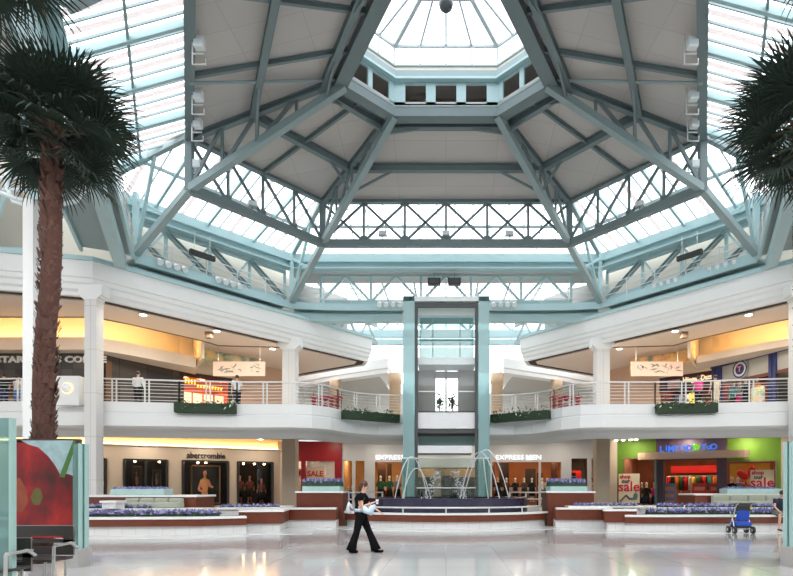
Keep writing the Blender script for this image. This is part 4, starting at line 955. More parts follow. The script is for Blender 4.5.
for k,(px,c,z) in enumerate(((674,'navy',6.55),(678,'cream',6.55),(688,'yellow',6.6),(681,'pink',5.6),(689,'orange',5.6),(705,'red',6.2),(698,'black',6.0))):
    plate(a,b_,w(px),w(px)+.65,z,z+(.75 if z < 6.3 else 1.0),.15,.04).build('picture_panel',mat('panel_'+c,tuple(min(1,q*1.2+.05) for q in cols[c]),.5,emis=cols[c],es=.3),t)
a,b_ = mm(U2,1),mm(U1,1); w = lambda px: hitline(a,b_,px); yr = yaw(a,b_); Lr = math.hypot(b_[0]-a[0],b_[1]-a[1])
navy = mat('navy_frame',(.02,.035,.16),.4)
t = thing('shopfront','navy framed clothing shopfront with a round T emblem on the upper right floor','shopfront',((a[0]+b_[0])/2,(a[1]+b_[1])/2,5.4))
B().wall(a,b_,7.85,8.95,.2).build('sign_panel',mat('grey_sign_panel',(.50,.49,.46),.5),t)
for px in (714.5,718,721,771.5,775.5): plate(a,b_,w(px)-.1,w(px)+.1,5.4,8.95,-.12,.14).build('pilaster',navy,t)
plate(a,b_,0,Lr,8.86,9.0,-.14,.14).build('cornice',navy,t); plate(a,b_,0,Lr,7.72,7.9,-.06,.1).build('lintel',mat('brown_lintel',(.16,.06,.04),.5),t)
c = along(a,b_,w(741.5),-.1,8.42); Rz = Matrix.Rotation(yr,3,'Z')
def disc(r0, r1, off, m_, nm):
    n = 28; g = B(); vs = []
    for k in range(n):
        q = 2*math.pi*k/n
        for r in (r0,r1): vs.append(c+Rz@V(r*math.cos(q),off,r*math.sin(q)))
    g.add(vs,[(2*k,2*k+1,(2*k+3)%(2*n),(2*k+2)%(2*n)) for k in range(n)]); g.build(nm,m_,t)
disc(0.0001,.54,-.02,mat('white_disc',(.8,.8,.82),.5),'emblem_disc'); disc(.42,.51,-.04,navy,'emblem_ring'); disc(.0001,.30,-.04,navy,'emblem_core')
text('emblem_letter','T',mat('pink_letter',(.8,.3,.4),.5),t,c+Rz@V(0,-.06,0),.42,yr,.01,bold=.015)
room(a,b_,.05,Lr-.05,5.4,8.4,3.2,mat('maroon_shop_interior',(.22,.05,.04),.7),mat('shop_floor',(.3,.2,.12),.5),'r',warm,3,t=t)
pane(a,b_,w(722),w(771),5.45,7.7,t)
for k,(px,c_,wd) in enumerate(((727,'teal','teal'),(733,'grey','grey'),(739,'black','black'),(750,'orange','orange'))):
    mannequin(along(a,b_,w(px),.5,6.0),yr,CM(c_,cols[c_]),CM('magenta' if px==733 else 'black',cols['magenta' if px==733 else 'black']),f'mannequin in a {wd} top in the navy framed upper shop',None,2.0)
fl, nt, bb_ = node_mat('flowered_cloth'); tc = nt.nodes.new('ShaderNodeTexCoord'); vo = nt.nodes.new('ShaderNodeTexVoronoi'); vo.inputs['Scale'].default_value = 5; hs_ = nt.nodes.new('ShaderNodeMix'); hs_.data_type = 'RGBA'; hs_.inputs[0].default_value = .45; hs_.inputs[7].default_value = (.9,.8,.4,1)
nt.links.new(tc.outputs['Object'],vo.inputs['Vector']); nt.links.new(vo.outputs['Color'],hs_.inputs[6]); nt.links.new(hs_.outputs[2],bb_.inputs['Base Color'])
g = plate(a,b_,w(756.5),w(769),5.75,7.15,-.4,.12); tag(g.build('printed_drape',fl),'brightly flowered cloth hung at the front of the navy framed shop','cloth')
a2,b2 = mm(U1,1),mm(U0,1)
t = thing('shopfront','dark window and red display at the far right end of the upper floor','shopfront',(20,29.4,5.4)); w2 = lambda px: hitline(a2,b2,px)
B().wall(a2,b2,5.4,8.75,.2,[(.25,2.4,5.5,8.35)]).build('wall',navy,t); pane(a2,b2,.25,2.4,5.5,8.35,t); plate(a2,b2,.1,2.5,5.42,8.4,1.4,.1).build('backing',mat('dark_backing',(.04,.05,.06),.6),t)
plate(a2,b2,.4,1.3,5.5,6.9,.6,.3).build('red_display',mat('deep_red_display',(.4,.01,.03),.5),t); plate(a2,b2,.4,1.5,7.1,8.0,.7,.1).build('teal_poster',mat('teal_poster',(.2,.5,.5),.5,emis=(.2,.5,.5),es=.3),t)
# red market cart either side of the lift on the upper floor
for m in (-1,1):
    x = -7.6*m*-1; t = thing('market_cart',f'upper floor cart stacked with dark red goods, {side(m)} of the lift','cart',(x,35.5,5.4))
    B().box(x-.9,x+.9,35.2,35.9,5.4,6.3).build('base',mat('cart_wood',(.2,.08,.05),.5),t)
    for k in range(3):
        for j in range(5): 
            g = B(); g.ball((x-.75+.37*j,35.4,6.45+.32*k+(.1 if j==2 and k==2 else 0)),(.17,.15,.16),8,5); g.build('goods',mat('dark_red_goods',(.28,.01,.03),.6),t,smooth=True)
    B().tube([(x-.9,35.9,6.3),(x-.9,35.9,7.7)],.03).build('pole',black,t); B().tube([(x+.9,35.9,6.3),(x+.9,35.9,7.7)],.03).build('pole',black,t); B().box(x-1,x+1,35.3,36,7.3,7.36).build('canopy',mat('deep_red_display',(.4,.01,.03),.5),t)
# far shopfront windows on the back wall
for k in range(-5,6):
    x = k*2.6+.4; g = B().box(x-1.0,x+1.0,61.85,61.95,7.6,8.3); tag(g.build('dark_window',mat('window_dark2',(.04,.045,.05),.5)),'small dark window high on the distant beige back wall','window','row of dark windows on the distant back wall')
# ================================================================ BALCONY RAILINGS AND PLANTERS
def rail(path, word):
    c_ = path[len(path)//2]; t = thing('railing',word,'railing',(c_[0],c_[1],5.45)); z0 = 5.45
    rp_ = offset(path,.18)
    B().sweep(rp_,[(-.04,z0+1.02),(.04,z0+1.02),(.04,z0+1.08),(-.04,z0+1.08)],True).build('top_rail',railm,t)
    for z in (.12,.28,.44,.60,.76,.88): B().sweep(rp_,[(-.012,z0+z-.012),(.012,z0+z-.012),(.012,z0+z+.012),(-.012,z0+z+.012)],True).build('bar',railm,t)
    L = [0]
    for i in range(len(rp_)-1): L.append(L[-1]+math.hypot(rp_[i+1][0]-rp_[i][0],rp_[i+1][1]-rp_[i][1]))
    n = max(1,round(L[-1]/1.5))
    def at(s):
        for i in range(len(rp_)-1):
            if s <= L[i+1]+1e-6: f = (s-L[i])/(L[i+1]-L[i]); return V(rp_[i][0]*(1-f)+rp_[i+1][0]*f, rp_[i][1]*(1-f)+rp_[i+1][1]*f, z0)
    for k in range(n+1):
        for d_ in ((-.09,.09) if 0 < k < n else (0,)):
            p = at(min(L[-1],max(0,L[-1]*k/n+d_))); B().beam(p,p+V(0,0,1.04),.05,.05).build('post',railm,t)
    return t
def cut(px0, px1):  # piece of the balcony edge between two image columns
    pts = []; r0_, r1_ = (px0-CX)/F, (px1-CX)/F
    def hit(a,b_,r):
        dx_, dy_ = b_[0]-a[0], b_[1]-a[1]; t_ = (r*a[1]-a[0])/(dx_-r*dy_); return (a[0]+dx_*t_, a[1]+dy_*t_) if 0 <= t_ <= 1 else None
    for i in range(len(BAL)-1):
        a,b_ = BAL[i],BAL[i+1]; h = hit(a,b_,r0_)
        if h: pts = [h]
        h = hit(a,b_,r1_)
        if h and pts: pts.append(h); return pts
        if pts: pts.append(b_)
    return pts
for p0,p1,wd in ((-60,54,'at the far left in front of the coffee shop'),(80,178,'before the slate wall, right of the left white column'),(178,236,'behind the balcony planter below the orange shop'),(236,341,'curving in front of the left tan and white column'),(341,402,'behind the balcony planter just left of the lift'),
                 (490,551,'behind the balcony planter just right of the lift'),(551,656,'curving in front of the right tan and white column'),(656,714,'behind the balcony planter below the ice cream shop'),(714,830,'in front of the navy framed shop at right')):
    q = cut(p0,p1)
    if len(q) > 1: rail(q,f'pale balcony railing {wd}')
leaf = mat('dark_leaf',(.035,.085,.025),.7,noise=.4,nscale=8); leafl = mat('light_leaf',(.16,.30,.10),.7)
def planter(px0, px1, word):
    q = cut(px0,px1); a,b_ = q[0],q[-1]; L_ = math.hypot(b_[0]-a[0],b_[1]-a[1]); t = thing('balcony_planter',word,'planter',((a[0]+b_[0])/2,(a[1]+b_[1])/2-.2,4.95))
    plate(a,b_,0,L_,4.98,5.40,-.42,.40).build('box',mat('planter_green',(.022,.045,.02),.7),t)
    f = B(); w_ = B()
    for k in range(170):
        p = along(a,b_,R.uniform(.05,L_-.05),R.uniform(-.5,-.05),R.uniform(5.1,5.56)); d_ = V(R.gauss(0,1),R.gauss(0,1)-.4,R.gauss(.2,1)).normalized(); e = d_.cross(V(R.gauss(0,1),R.gauss(0,1),R.gauss(0,1))).normalized(); s_ = R.uniform(.06,.12)
        (w_ if k % 5 == 0 else f).add([p,p+d_*s_+e*s_*.4,p+d_*s_*2,p+d_*s_-e*s_*.4],[(0,1,2,3)])
    f.build('foliage',leaf,t,kind='stuff'); w_.build('blossoms',mat('white_blossom',(.6,.7,.5),.6),t,kind='stuff')
for p0,p1,wd in ((177,237,'below the bright orange upper shop'),(341,396,'just left of the lift tower'),(494,551,'just right of the lift tower'),(655,715,'below the ice cream shop at right')): planter(p0,p1,f'green leafy planter box hooked on the balcony edge {wd}')
# white cube kiosk with round medallion
t = thing('sign_pillar','white square block with a round backlit silver medallion, left of the white column','sign',(-17.15,24.8,5.3))
kx0,kx1 = K(55.5,0,24.7).x,K(79,0,24.7).x
B().box(kx0,kx1,24.7,25.4,5.2,6.5).build('block',white,t,bevel=.02)
c = V((kx0+kx1)/2,24.66,5.95); n = 24
def disc2(r,y_,m_,nm,th=.05):
    g = B(); g.tube([(c.x,c.y+y_,c.z),(c.x,c.y+y_-th,c.z)],r,n); g.build(nm,m_,t)
disc2(.25,.035,mat('warm_halo',(1,.8,.5),.5,emis=(1,.6,.25),es=.9),'backlight',.02); disc2(.20,.0,mat('silver',(.6,.6,.6),.25,.9,noise=.4,nscale=12),'medallion')
# ================================================================ LIFT TOWER
yf = 27.3; X = lambda px, y=yf: (px-CX)/F*y; Z = lambda py, y=yf: EYE+(HY-py)/F*y
t = thing('lift_tower','tall glass lift tower with pale teal glass piers in the middle of the atrium','lift tower',(0,yf+1,0))
for x0,x1 in ((403,414.5),(478.5,489.5)): B().box(X(x0),X(x1),yf,yf+2.3,0,Z(296)).build('glass_pier',frost,t)
B().box(X(403),X(489.5),yf,yf+2.3,Z(301),Z(296)).build('head_beam',mat('white_head',(.75,.80,.80),.4),t)
for x in (416.3,476.5): B().beam((X(x),yf+.15,.3),(X(x),yf+.15,Z(303)),.14,.16).build('guide_rail',mat('rail_dark',(.07,.07,.07),.5),t)
B().beam((X(415),yf+.2,Z(304)),(X(478),yf+.2,Z(304)),.15,.2).build('top_frame',mat('rail_dark',(.07,.07,.07),.5),t)
sh = B()
for (za,zb) in ((306,312),(312,330),(330,353)): sh.add([(X(418),yf+1.9,Z(zb)),(X(475),yf+1.9,Z(zb)),(X(475),yf+1.9,Z(za)),(X(418),yf+1.9,Z(za))],[(0,1,2,3)])
sh.build('shaft_glazing',cabglass,t)
fr_ = B()
for z in (312,330,353): fr_.beam((X(417),yf+1.85,Z(z)),(X(476),yf+1.85,Z(z)),.05,.06)
for x in (432,461): fr_.beam((X(x),yf+1.85,Z(306)),(X(x),yf+1.85,Z(353)),.04,.05)
fr_.build('glazing_bar',mat('glazing_teal',(.2,.35,.34),.5),t)
B().box(X(414.5),X(478.5),yf+.25,yf+2.4,Z(428),Z(411.8)).build('landing_slab',mat('concrete_pale',(.82,.82,.83),.7,noise=.05),t)
B().box(X(414.5),X(478.5),yf+.3,yf+2.3,Z(432.5),Z(428.5)).build('dark_beam',mat('rail_dark',(.07,.07,.07),.5),t)
B().box(X(417),X(476),yf+1.5,yf+1.6,Z(443.5),Z(433.5)).build('teal_panel',mat('teal_panel',(.28,.44,.43),.3),t)
B().box(X(416),X(472),yf+.1,yf+1.9,Z(453),Z(445.5)).build('white_sill',mat('concrete_pale',(.68,.68,.69),.7),t)
for (xa,xb,wd) in ((403,408,'l'),(484,489.5,'r')):
    B().box(X(xa),X(xb),yf-.6,yf-.55,.5,Z(459)).build('low_glass',tealglass,t)
B().box(X(405),X(487),yf-.62,yf-.6,.4,Z(459.5)).build('low_glass_front',glass('front_glass',(.86,.93,.91),.05,.02,(.5,.7,.68)),t)
B().tube([(X(404),yf-.6,Z(459)),(X(488),yf-.6,Z(459))],.035,8).build('low_glass_rail',railm,t)
B().tube([(X(417.5),yf-.75,Z(488)),(X(475),yf-.75,Z(488))],.03,8).build('hand_rail',railm,t)
car = thing('lift_car','glass lift car stopped at the upper floor with grey doors behind','lift car',(0,yf+1,5.2))
B().box(X(417.5),X(475.5),yf+.35,yf+1.8,Z(411.5),Z(410)).build('car_floor',mat('rail_dark',(.07,.07,.07),.5),car)
B().box(X(417.5),X(475.5),yf+.35,yf+1.8,Z(363),Z(356)).build('car_roof',mat('white_head',(.75,.80,.80),.4),car)
gm_ = mat('grey_door',(.30,.29,.27),.45,.3,noise=.15,nscale=1.5)
B().box(X(413.5),X(433),yf+1.7,yf+1.75,Z(410),Z(363)).build('rear_panel',gm_,car); B().box(X(460.5),X(479.5),yf+1.7,yf+1.75,Z(410),Z(363)).build('rear_panel',gm_,car)
fr_ = B()
for x in (434,446,459.5): fr_.beam((X(x),yf+1.72,Z(410)),(X(x),yf+1.72,Z(363)),.1,.06)
fr_.beam((X(433),yf+1.72,Z(368)),(X(460),yf+1.72,Z(368)),.06,.35); fr_.beam((X(433),yf+1.72,Z(409)),(X(460),yf+1.72,Z(409)),.06,.14)
fr_.build('door_frame',gm_,car)
B().add([(X(418),yf+.4,Z(410)),(X(475),yf+.4,Z(410)),(X(475),yf+.4,Z(363)),(X(418),yf+.4,Z(363))],[(0,1,2,3)]).build('front_glazing',clear,car)
B().beam((X(418),yf+.42,Z(390)),(X(475),yf+.42,Z(390)),.03,.04).build('car_rail',chrome,car)
for k,(x,w_) in enumerate(((439.5,'left'),(452.5,'right'))):   # greenery seen through the lift doors
    tt_ = thing('potted_tree',f'dark green potted tree seen through the lift doors, {w_} one','plant',(X(x)*1.28,35,5.4)); xx = X(x)*1.28
    B().vtube([(xx,35,5.4,.25,.25),(xx,35,5.85,.32,.32)],14).build('pot',mat('pot_red',(.3,.08,.05),.6),tt_)
    f = B()
    for j in range(260):
        d_ = V(R.gauss(0,1),R.gauss(0,1),R.gauss(0,1)).normalized()*R.uniform(.1,1); p = V(xx,35,6.95)+V(d_.x*.42,d_.y*.4,d_.z*.75); e = V(R.gauss(0,1),R.gauss(0,1),R.gauss(0,1)).normalized(); g_ = e.cross(d_).normalized()
        f.add([p,p+e*.08+g_*.04,p+e*.17,p+e*.08-g_*.04],[(0,1,2,3)])
    f.build('foliage',mat('deep_leaf',(.015,.06,.03),.7),tt_,kind='stuff'); B().tube([(xx,35,5.8),(xx,35,7.1)],.04).build('stem',mat('stem',(.1,.06,.03),.8),tt_)
# ================================================================ GROUND PLANTER WALLS
tilew, nt, b, br, tc = brick_mat('white_wall_tile',(.70,.70,.69),(.68,.68,.67),(.50,.50,.49),1,.42,.42,.006,.3)
mp = nt.nodes.new('ShaderNodeMapping'); mp.inputs['Rotation'].default_value = (math.pi/2,0,0); nt.links.new(tc.outputs['Object'],mp.inputs[0]); nt.links.new(mp.outputs[0],br.inputs['Vector'])
ledge = mat('white_ledge',(.78,.77,.75),.35)
def bench_wall(path, word, z=.70, depth=.5, zb=.40, back=1.6):
    c_ = path[len(path)//2]; t = thing('planter_wall',word,'planter wall',(c_[0],c_[1],0))
    B().sweep(path,[(.1,0),(.1,zb),(back,zb),(back,0)],True).build('tiled_base',tilew,t)
    B().sweep(path,[(.0,zb),(.0,z-.07),(back,z-.07),(back,zb)],True).build('wood_band',wood,t)
    B().sweep(path,[(-.05,z-.07),(-.05,z),(depth,z),(depth,z-.07)],True).build('ledge',ledge,t)
    B().sweep(path,[(depth,z-.07),(depth,z-.02),(back,z-.02),(back,z-.07)],True).build('soil',mat('soil',(.06,.04,.03),.9),t)
    return t
lw = [(-25,17.7),(-11.4,18.0),(-8.0,18.3),(-6.75,18.95)]
rw = [(6.45,20.2),(7.2,20.0),(11.7,20.1),(25,20.1)]
bench_wall(lw,'long low wall of white tile and redwood with flowers in the left foreground',z=.60,zb=.30,back=1.2,depth=.4)
bench_wall(rw,'long low wall of white tile and redwood with flowers behind the stroller',z=.58,zb=.28,back=1.2,depth=.4)
wB = [(-7.2,19.45),(-5.75,19.7),(-6.1,21.8),(-4.3,21.9)]
for m in (-1,1): bench_wall(LR(wB,m) if m < 0 else [(4.3,21.9),(6.1,21.8),(5.75,20.3),(6.9,20.25)],f'stepped redwood wall just {side(m)} of the fountain, taller than the long flower wall',z=.78,zb=.30,depth=.35,back=.8)
strip = mat('white_border_tile',(.66,.66,.655),.12)
for nm_,pth,zz in (('trim_8',lw,.008),('trim_9',rw,.010),('trim_10',[(4.5*math.sin(a),24.1-3.2*math.cos(a)) for a in [math.radians(d_) for d_ in range(-66,67,6)]],.012),('trim_11',wB,.014),('trim_12',[(4.3,21.9),(6.1,21.8),(5.75,20.3),(6.9,20.25)],.016)):
    B().sweep(pth,[(.1,0),(-1.1,0),(-1.1,zz),(.1,zz)],True).build(nm_,strip,kind='structure')
arc = [(4.5*math.sin(a),24.1-3.2*math.cos(a)) for a in [math.radians(d_) for d_ in range(-66,67,6)]]
bench_wall(arc,'curved white tile and redwood wall around the front of the fountain',z=.60,zb=.28,depth=.4,back=.7)
# flower beds : lavender
lav = [mat('lavender_bloom',(.13,.12,.28),.9),mat('pale_lavender_bloom',(.28,.27,.44),.9)]; sage = mat('grey_green_leaf',(.05,.09,.06),.9)
def bed(poly, z, h, dens, word, step=.0):
    """flowers over a quad in plan: four corners"""
    a,b_,c_,d_ = [Vector(p) for p in poly]; t = thing('flower_bed',word,'flower bed',((a.x+c_.x)/2,(a.y+c_.y)/2,z))
    fo = B(); bl_ = B(); area = (b_-a).length*(d_-a).length; n = int(area*dens)
    for k in range(n):
        u_, v_ = R.random(), R.random(); p = a.lerp(b_,u_).lerp(d_.lerp(c_,u_),v_); hh = h*R.uniform(.6,1.05); r = R.uniform(.035,.06); x,y = p.x+R.gauss(0,.02),p.y
        fo.add([(x-r*1.5,y,z),(x+r*1.5,y,z),(x+R.gauss(0,.02),y,z+hh*.9)],[(0,1,2)])
        fo.add([(x,y-r,z+hh*.3),(x+r*2,y+r,z+hh*.55),(x,y+r,z+hh*.7)],[(0,1,2)])
        zt = z+hh; bl_.cur = 0 if R.random() < .6 else 1
        bl_.add([(x-r,y-r,zt-.07),(x+r,y-r,zt-.07),(x+r,y+r,zt-.07),(x-r,y+r,zt-.07),(x,y,zt+.02)],[(0,1,4),(1,2,4),(2,3,4),(3,0,4),(3,2,1,0)])
    fo.build('foliage',sage,t,kind='stuff'); bl_.build('blooms',lav,t,kind='stuff'); return t
bed([(-15,18.5),(-8.3,18.75),(-7.6,19.15),(-15,19.1)],.57,.26,110,'long lavender flower bed along the front of the left planter wall')
bed([(-15,19.5),(-10.3,19.5),(-10.3,20.0),(-15,20.0)],.84,.16,70,'second lavender flower bed behind the front left one')
bed([(7.6,20.6),(15,20.6),(15,21.2),(7.6,21.2)],.55,.26,110,'long lavender flower bed along the front of the right planter wall')
bed([(8.2,21.6),(15,21.6),(15,22.2),(8.2,22.2)],.80,.17,70,'second lavender flower bed behind the stroller')
bed([(-8.3,20.4),(-6.3,20.9),(-6.3,21.4),(-8.3,20.9)],.84,.13,55,'small lavender bed on the left terrace near the fountain')
bed([(5.2,22.3),(7.6,22.3),(7.6,22.9),(5.2,22.9)],.84,.13,55,'small lavender bed on the right terrace near the fountain')
# terraces behind (white shelves)
def terrace(x0,x1,y0,y1,z,word,zb=0,woodh=0):
    t = thing('terrace',word,'terrace',((x0+x1)/2,(y0+y1)/2,zb))
    B().box(x0,x1,y0,y1,zb,z-.07).build('body',wood if woodh else tilew,t); B().box(x0-.05,x1+.05,y0-.06,y1+.05,z-.07,z).build('ledge',ledge,t); return t
terrace(-15.5,-8.4,19.25,20.3,.84,'low white terrace behind the left lavender bed')
terrace(-8.4,-6.2,20.3,22.6,.84,'low white terrace beside the stepped left redwood wall')
terrace(7.7,17.5,21.4,24.35,.80,'low white terrace behind the right lavender bed')
terrace(4.9,7.7,22.2,23.4,.84,'low white terrace beside the stepped right redwood wall')
for m in (-1,1):
    yw = 20.4 if m < 0 else 24.4; zt = 1.29 if m<0 else 1.30
    px0,px1 = (84,196) if m < 0 else (695,790)
    x0,x1 = (px0-CX)/F*yw,(px1-CX)/F*yw
    t = terrace(x0,x1,yw,yw+1.6,zt,f'raised redwood block with white top at {side(m)}, behind the upholstered bench',woodh=1)
    bx0,bx1 = ((117,177) if m < 0 else (717,790)); yb = yw-.72; x0,x1 = (bx0-CX)/F*yb,(bx1-CX)/F*yb; z0,z1 = (.84 if m<0 else .8),1.13 if m<0 else 1.2
    t = thing('upholstered_bench',f'long sage green padded bench in front of the {side(m)} redwood block','bench',((x0+x1)/2,yb,z0))
    sageb = mat('sage_upholstery',(.34,.36,.29),.8,noise=.05)
    B().box(x0,x1,yb,yb+.6,z0,z0+.2).build('seat',sageb,t,bevel=.05); n_ = 4
    for k in range(n_): B().box(x0+(x1-x0)*k/n_+.01,x0+(x1-x0)*(k+1)/n_-.01,yb+.4,yb+.62,z0+.1,z1+.06).build('back_cushion',sageb,t,bevel=.07)
    # planter with low flowers
    px0,px1 = (110,164) if m < 0 else (727,782); yp = yw+.35; x0,x1 = (px0-CX)/F*yp,(px1-CX)/F*yp
    t = thing('glass_planter',f'pale teal trough planter with lavender on the {side(m)} redwood block','planter',((x0+x1)/2,yp,zt))
    B().box(x0,x1,yp,yp+.7,zt,zt+.22).build('trough',mat('teal_trough',(.36,.52,.50),.4,noise=.15,nscale=4),t,bevel=.02)
    f = B(); 
    for k in range(360):
        x,y = R.uniform(x0+.1,x1-.1),R.uniform(yp+.05,yp+.65); r = .04; z_ = zt+.22+R.uniform(.03,.11); f.cur = R.random() < .4
        f.add([(x-r,y-r,z_-.08),(x+r,y-r,z_-.08),(x+r,y+r,z_-.08),(x-r,y+r,z_-.08),(x,y,z_)],[(0,1,4),(1,2,4),(2,3,4),(3,0,4)])
    f.build('blooms',lav,t,kind='stuff')
g = terrace(K(102,0,18.9).x,K(116,0,18.9).x,18.9,19.4,1.12,'small white cube block beside the left green bench',zb=.84)
for m in (-1,1):
    yw = 22.9; px0,px1 = (296.5,342.5) if m < 0 else (547.5,594); x0,x1 = (px0-CX)/F*yw,(px1-CX)/F*yw
    terrace(x0,x1,yw,yw+1.3,1.42,f'redwood block with white top carrying the planter box, {side(m)} of the fountain',woodh=1)
    px0,px1 = (301.5,339.5) if m < 0 else (551,588); x0,x1 = (px0-CX)/F*yw,(px1-CX)/F*yw
    t = thing('glass_planter',f'square pale trough full of tall lavender {side(m)} of the fountain','planter',((x0+x1)/2,yw,1.42))
    B().box(x0,x1,yw+.1,yw+1.1,1.42,1.62).build('trough',mat('teal_trough',(.36,.52,.50),.4),t)
    fo = B(); bl_ = B()
    for k in range(420):
        x,y = R.uniform(x0+.03,x1-.03),R.uniform(yw+.15,yw+1.05); r = .035; h = R.uniform(.22,.33); z_ = 1.62
        fo.add([(x-.05,y,z_),(x+.05,y,z_),(x,y,z_+h)],[(0,1,2)]); bl_.cur = R.random() < .35
        bl_.add([(x-r,y-r,z_+h-.08),(x+r,y-r,z_+h-.08),(x+r,y+r,z_+h-.08),(x-r,y+r,z_+h-.08),(x,y,z_+h+.03)],[(0,1,4),(1,2,4),(2,3,4),(3,0,4)])
    fo.build('foliage',sage,t,kind='stuff'); bl_.build('blooms',lav,t,kind='stuff')
# ================================================================ FOUNTAIN
t = thing('fountain','round dark fountain basin with thin arching water jets in front of the lift','fountain',(0,23.3,0))
darkb = mat('dark_basin_tile',(.035,.032,.065),.25,noise=.3,nscale=6)
rb = 1.0; n = 48
def cyl(r0_,r1_,z0_,z1_,nm,m_):
    vs = []; 
    for k in range(n):
        a = 2*math.pi*k/n
        for r,z in ((r1_,z0_),(r1_,z1_),(r0_,z1_),(r0_,z0_)): vs.append((3.5*r*math.cos(a),24.25+2.85*r*math.sin(a),z))
    B().add(vs,[(4*k+j,4*((k+1)%n)+j,4*((k+1)%n)+(j+1)%4,4*k+(j+1)%4) for k in range(n) for j in range(4)]).build(nm,m_,t)
cyl(.9,1,.0,1.10,'basin_wall',darkb); cyl(.003,.91,.85,.9,'water',mat('basin_water',(.03,.06,.09),.05)); cyl(.88,1.01,1.10,1.14,'basin_rim',darkb)
ra_ = [(4.05*math.sin(a),24.2-3.02*math.cos(a),.80) for a in [math.radians(d_) for d_ in range(-72,73,6)]]
B().tube(ra_,.035,6).build('guard_rail',railm,t)
for k in range(0,len(ra_),4): B().tube([(ra_[k][0],ra_[k][1],.58),ra_[k]],.03,6).build('rail_post',railm,t)
water = mat('falling_water',(.85,.9,.95),.15); water.node_tree.nodes['Principled BSDF'].inputs['Alpha'].default_value = .55
def jet(p, q, h, r=.02):
    p = Vector(p); q = Vector(q); pts = [p.lerp(q,k/16)+V(0,0,4*h*(k/16)*(1-k/16)) for k in range(17)]; return pts
for xa,xb,h in ((-1.7,-2.2,2.0),(1.3,2.3,2.2),(1.6,2.7,2.3),(-1.4,-1.9,1.5)):
    B().tube(jet((xa*.45,24.6,.9),(xb,23.6,.9),h),.022,5).build('water_jet',water,t)
dr = B()
for k in range(260):
    s_ = R.choice((-1,1)); f = R.random(); x = s_*(.85-.75*f*.6)+R.gauss(0,.12); dr.ball((x,24.3+R.gauss(0,.2),.95+1.35*f),R.uniform(.015,.032),5,3)
dr.build('spray',water,t,kind='stuff')
for m in (-1,1):
    tt_ = thing('water_jet_frame',f'pale leaning glass rod of the fountain, {side(m)} side','fountain rod',(1.5*m,24.9,.9))
    B().tube([(1.9*m,24.9,.9),(1.65*m,24.9,2.9)],.025,6).build('rod',railm,tt_)
# chrome barriers either side of the fountain
for m in (-1,1):
    pts = [(4.4,24.2),(3.5,26.6)]; t = thing('barrier_railing',f'low pale metal barrier beside the fountain on the {side(m)}','railing',(4*m,25.4,.0))
    p0,p1 = V((-4.9 if m<0 else 4.9),23.6,0),V((-3.0 if m<0 else 3.0),26.4,0)
    for z in (1.35,1.05,.75): B().tube([p0+V(0,0,z),p1+V(0,0,z)],.035,6).build('bar',railm,t)
    for k in range(4): q = p0.lerp(p1,k/3); B().tube([q,q+V(0,0,1.38)],.04,6).build('post',railm,t)
# ================================================================ PALMS
bark = mat('palm_bark',(.085,.035,.024),.9,noise=.4,nscale=9); bark2 = mat('palm_boot',(.13,.065,.048),.85,noise=.3,nscale=9)
frondm = mat('palm_leaf',(.022,.040,.026),.75,noise=.35,nscale=3); stemm = mat('palm_stem',(.09,.10,.06),.7)
def frond_mesh(nl=34, stem=.85, blade=1.0, seed=0):
    rr_ = random.Random(seed); st = B(); st.tube([(0,0,0),(stem*.5,0,.05),(stem,0,.02)],[.022,.016,.012],5)
    b_ = B()
    for k in range(nl):
        a = math.radians(-128+256*k/(nl-1)); l = blade*(1-.32*abs(a/2.3)**2)*rr_.uniform(.9,1.05); dx_, dy_ = math.cos(a), math.sin(a); w = .026
        px_, py_ = -dy_, dx_; pts = []; sag = rr_.uniform(.1,.34); tw = rr_.uniform(-.03,.03)
        prof = [(0,.3),(.35,1),(.7,.75),(.9,.35),(1,.02)]
        for f, ww in prof:
            z = .02+.10*math.sin(f*2)-sag*f**3+tw*f; x = stem-.03+dx_*l*f; y = dy_*l*f
            pts.append(((x+px_*w*ww, y+py_*w*ww, z),(x,y,z-.012*ww),(x-px_*w*ww, y-py_*w*ww, z)))
        vs = [p for tr_ in pts for p in tr_]
        fs = []
        for i in range(len(prof)-1):
            for j in (0,1): fs.append((i*3+j,i*3+j+1,(i+1)*3+j+1,(i+1)*3+j))
        b_.add(vs,fs)
    return st, b_
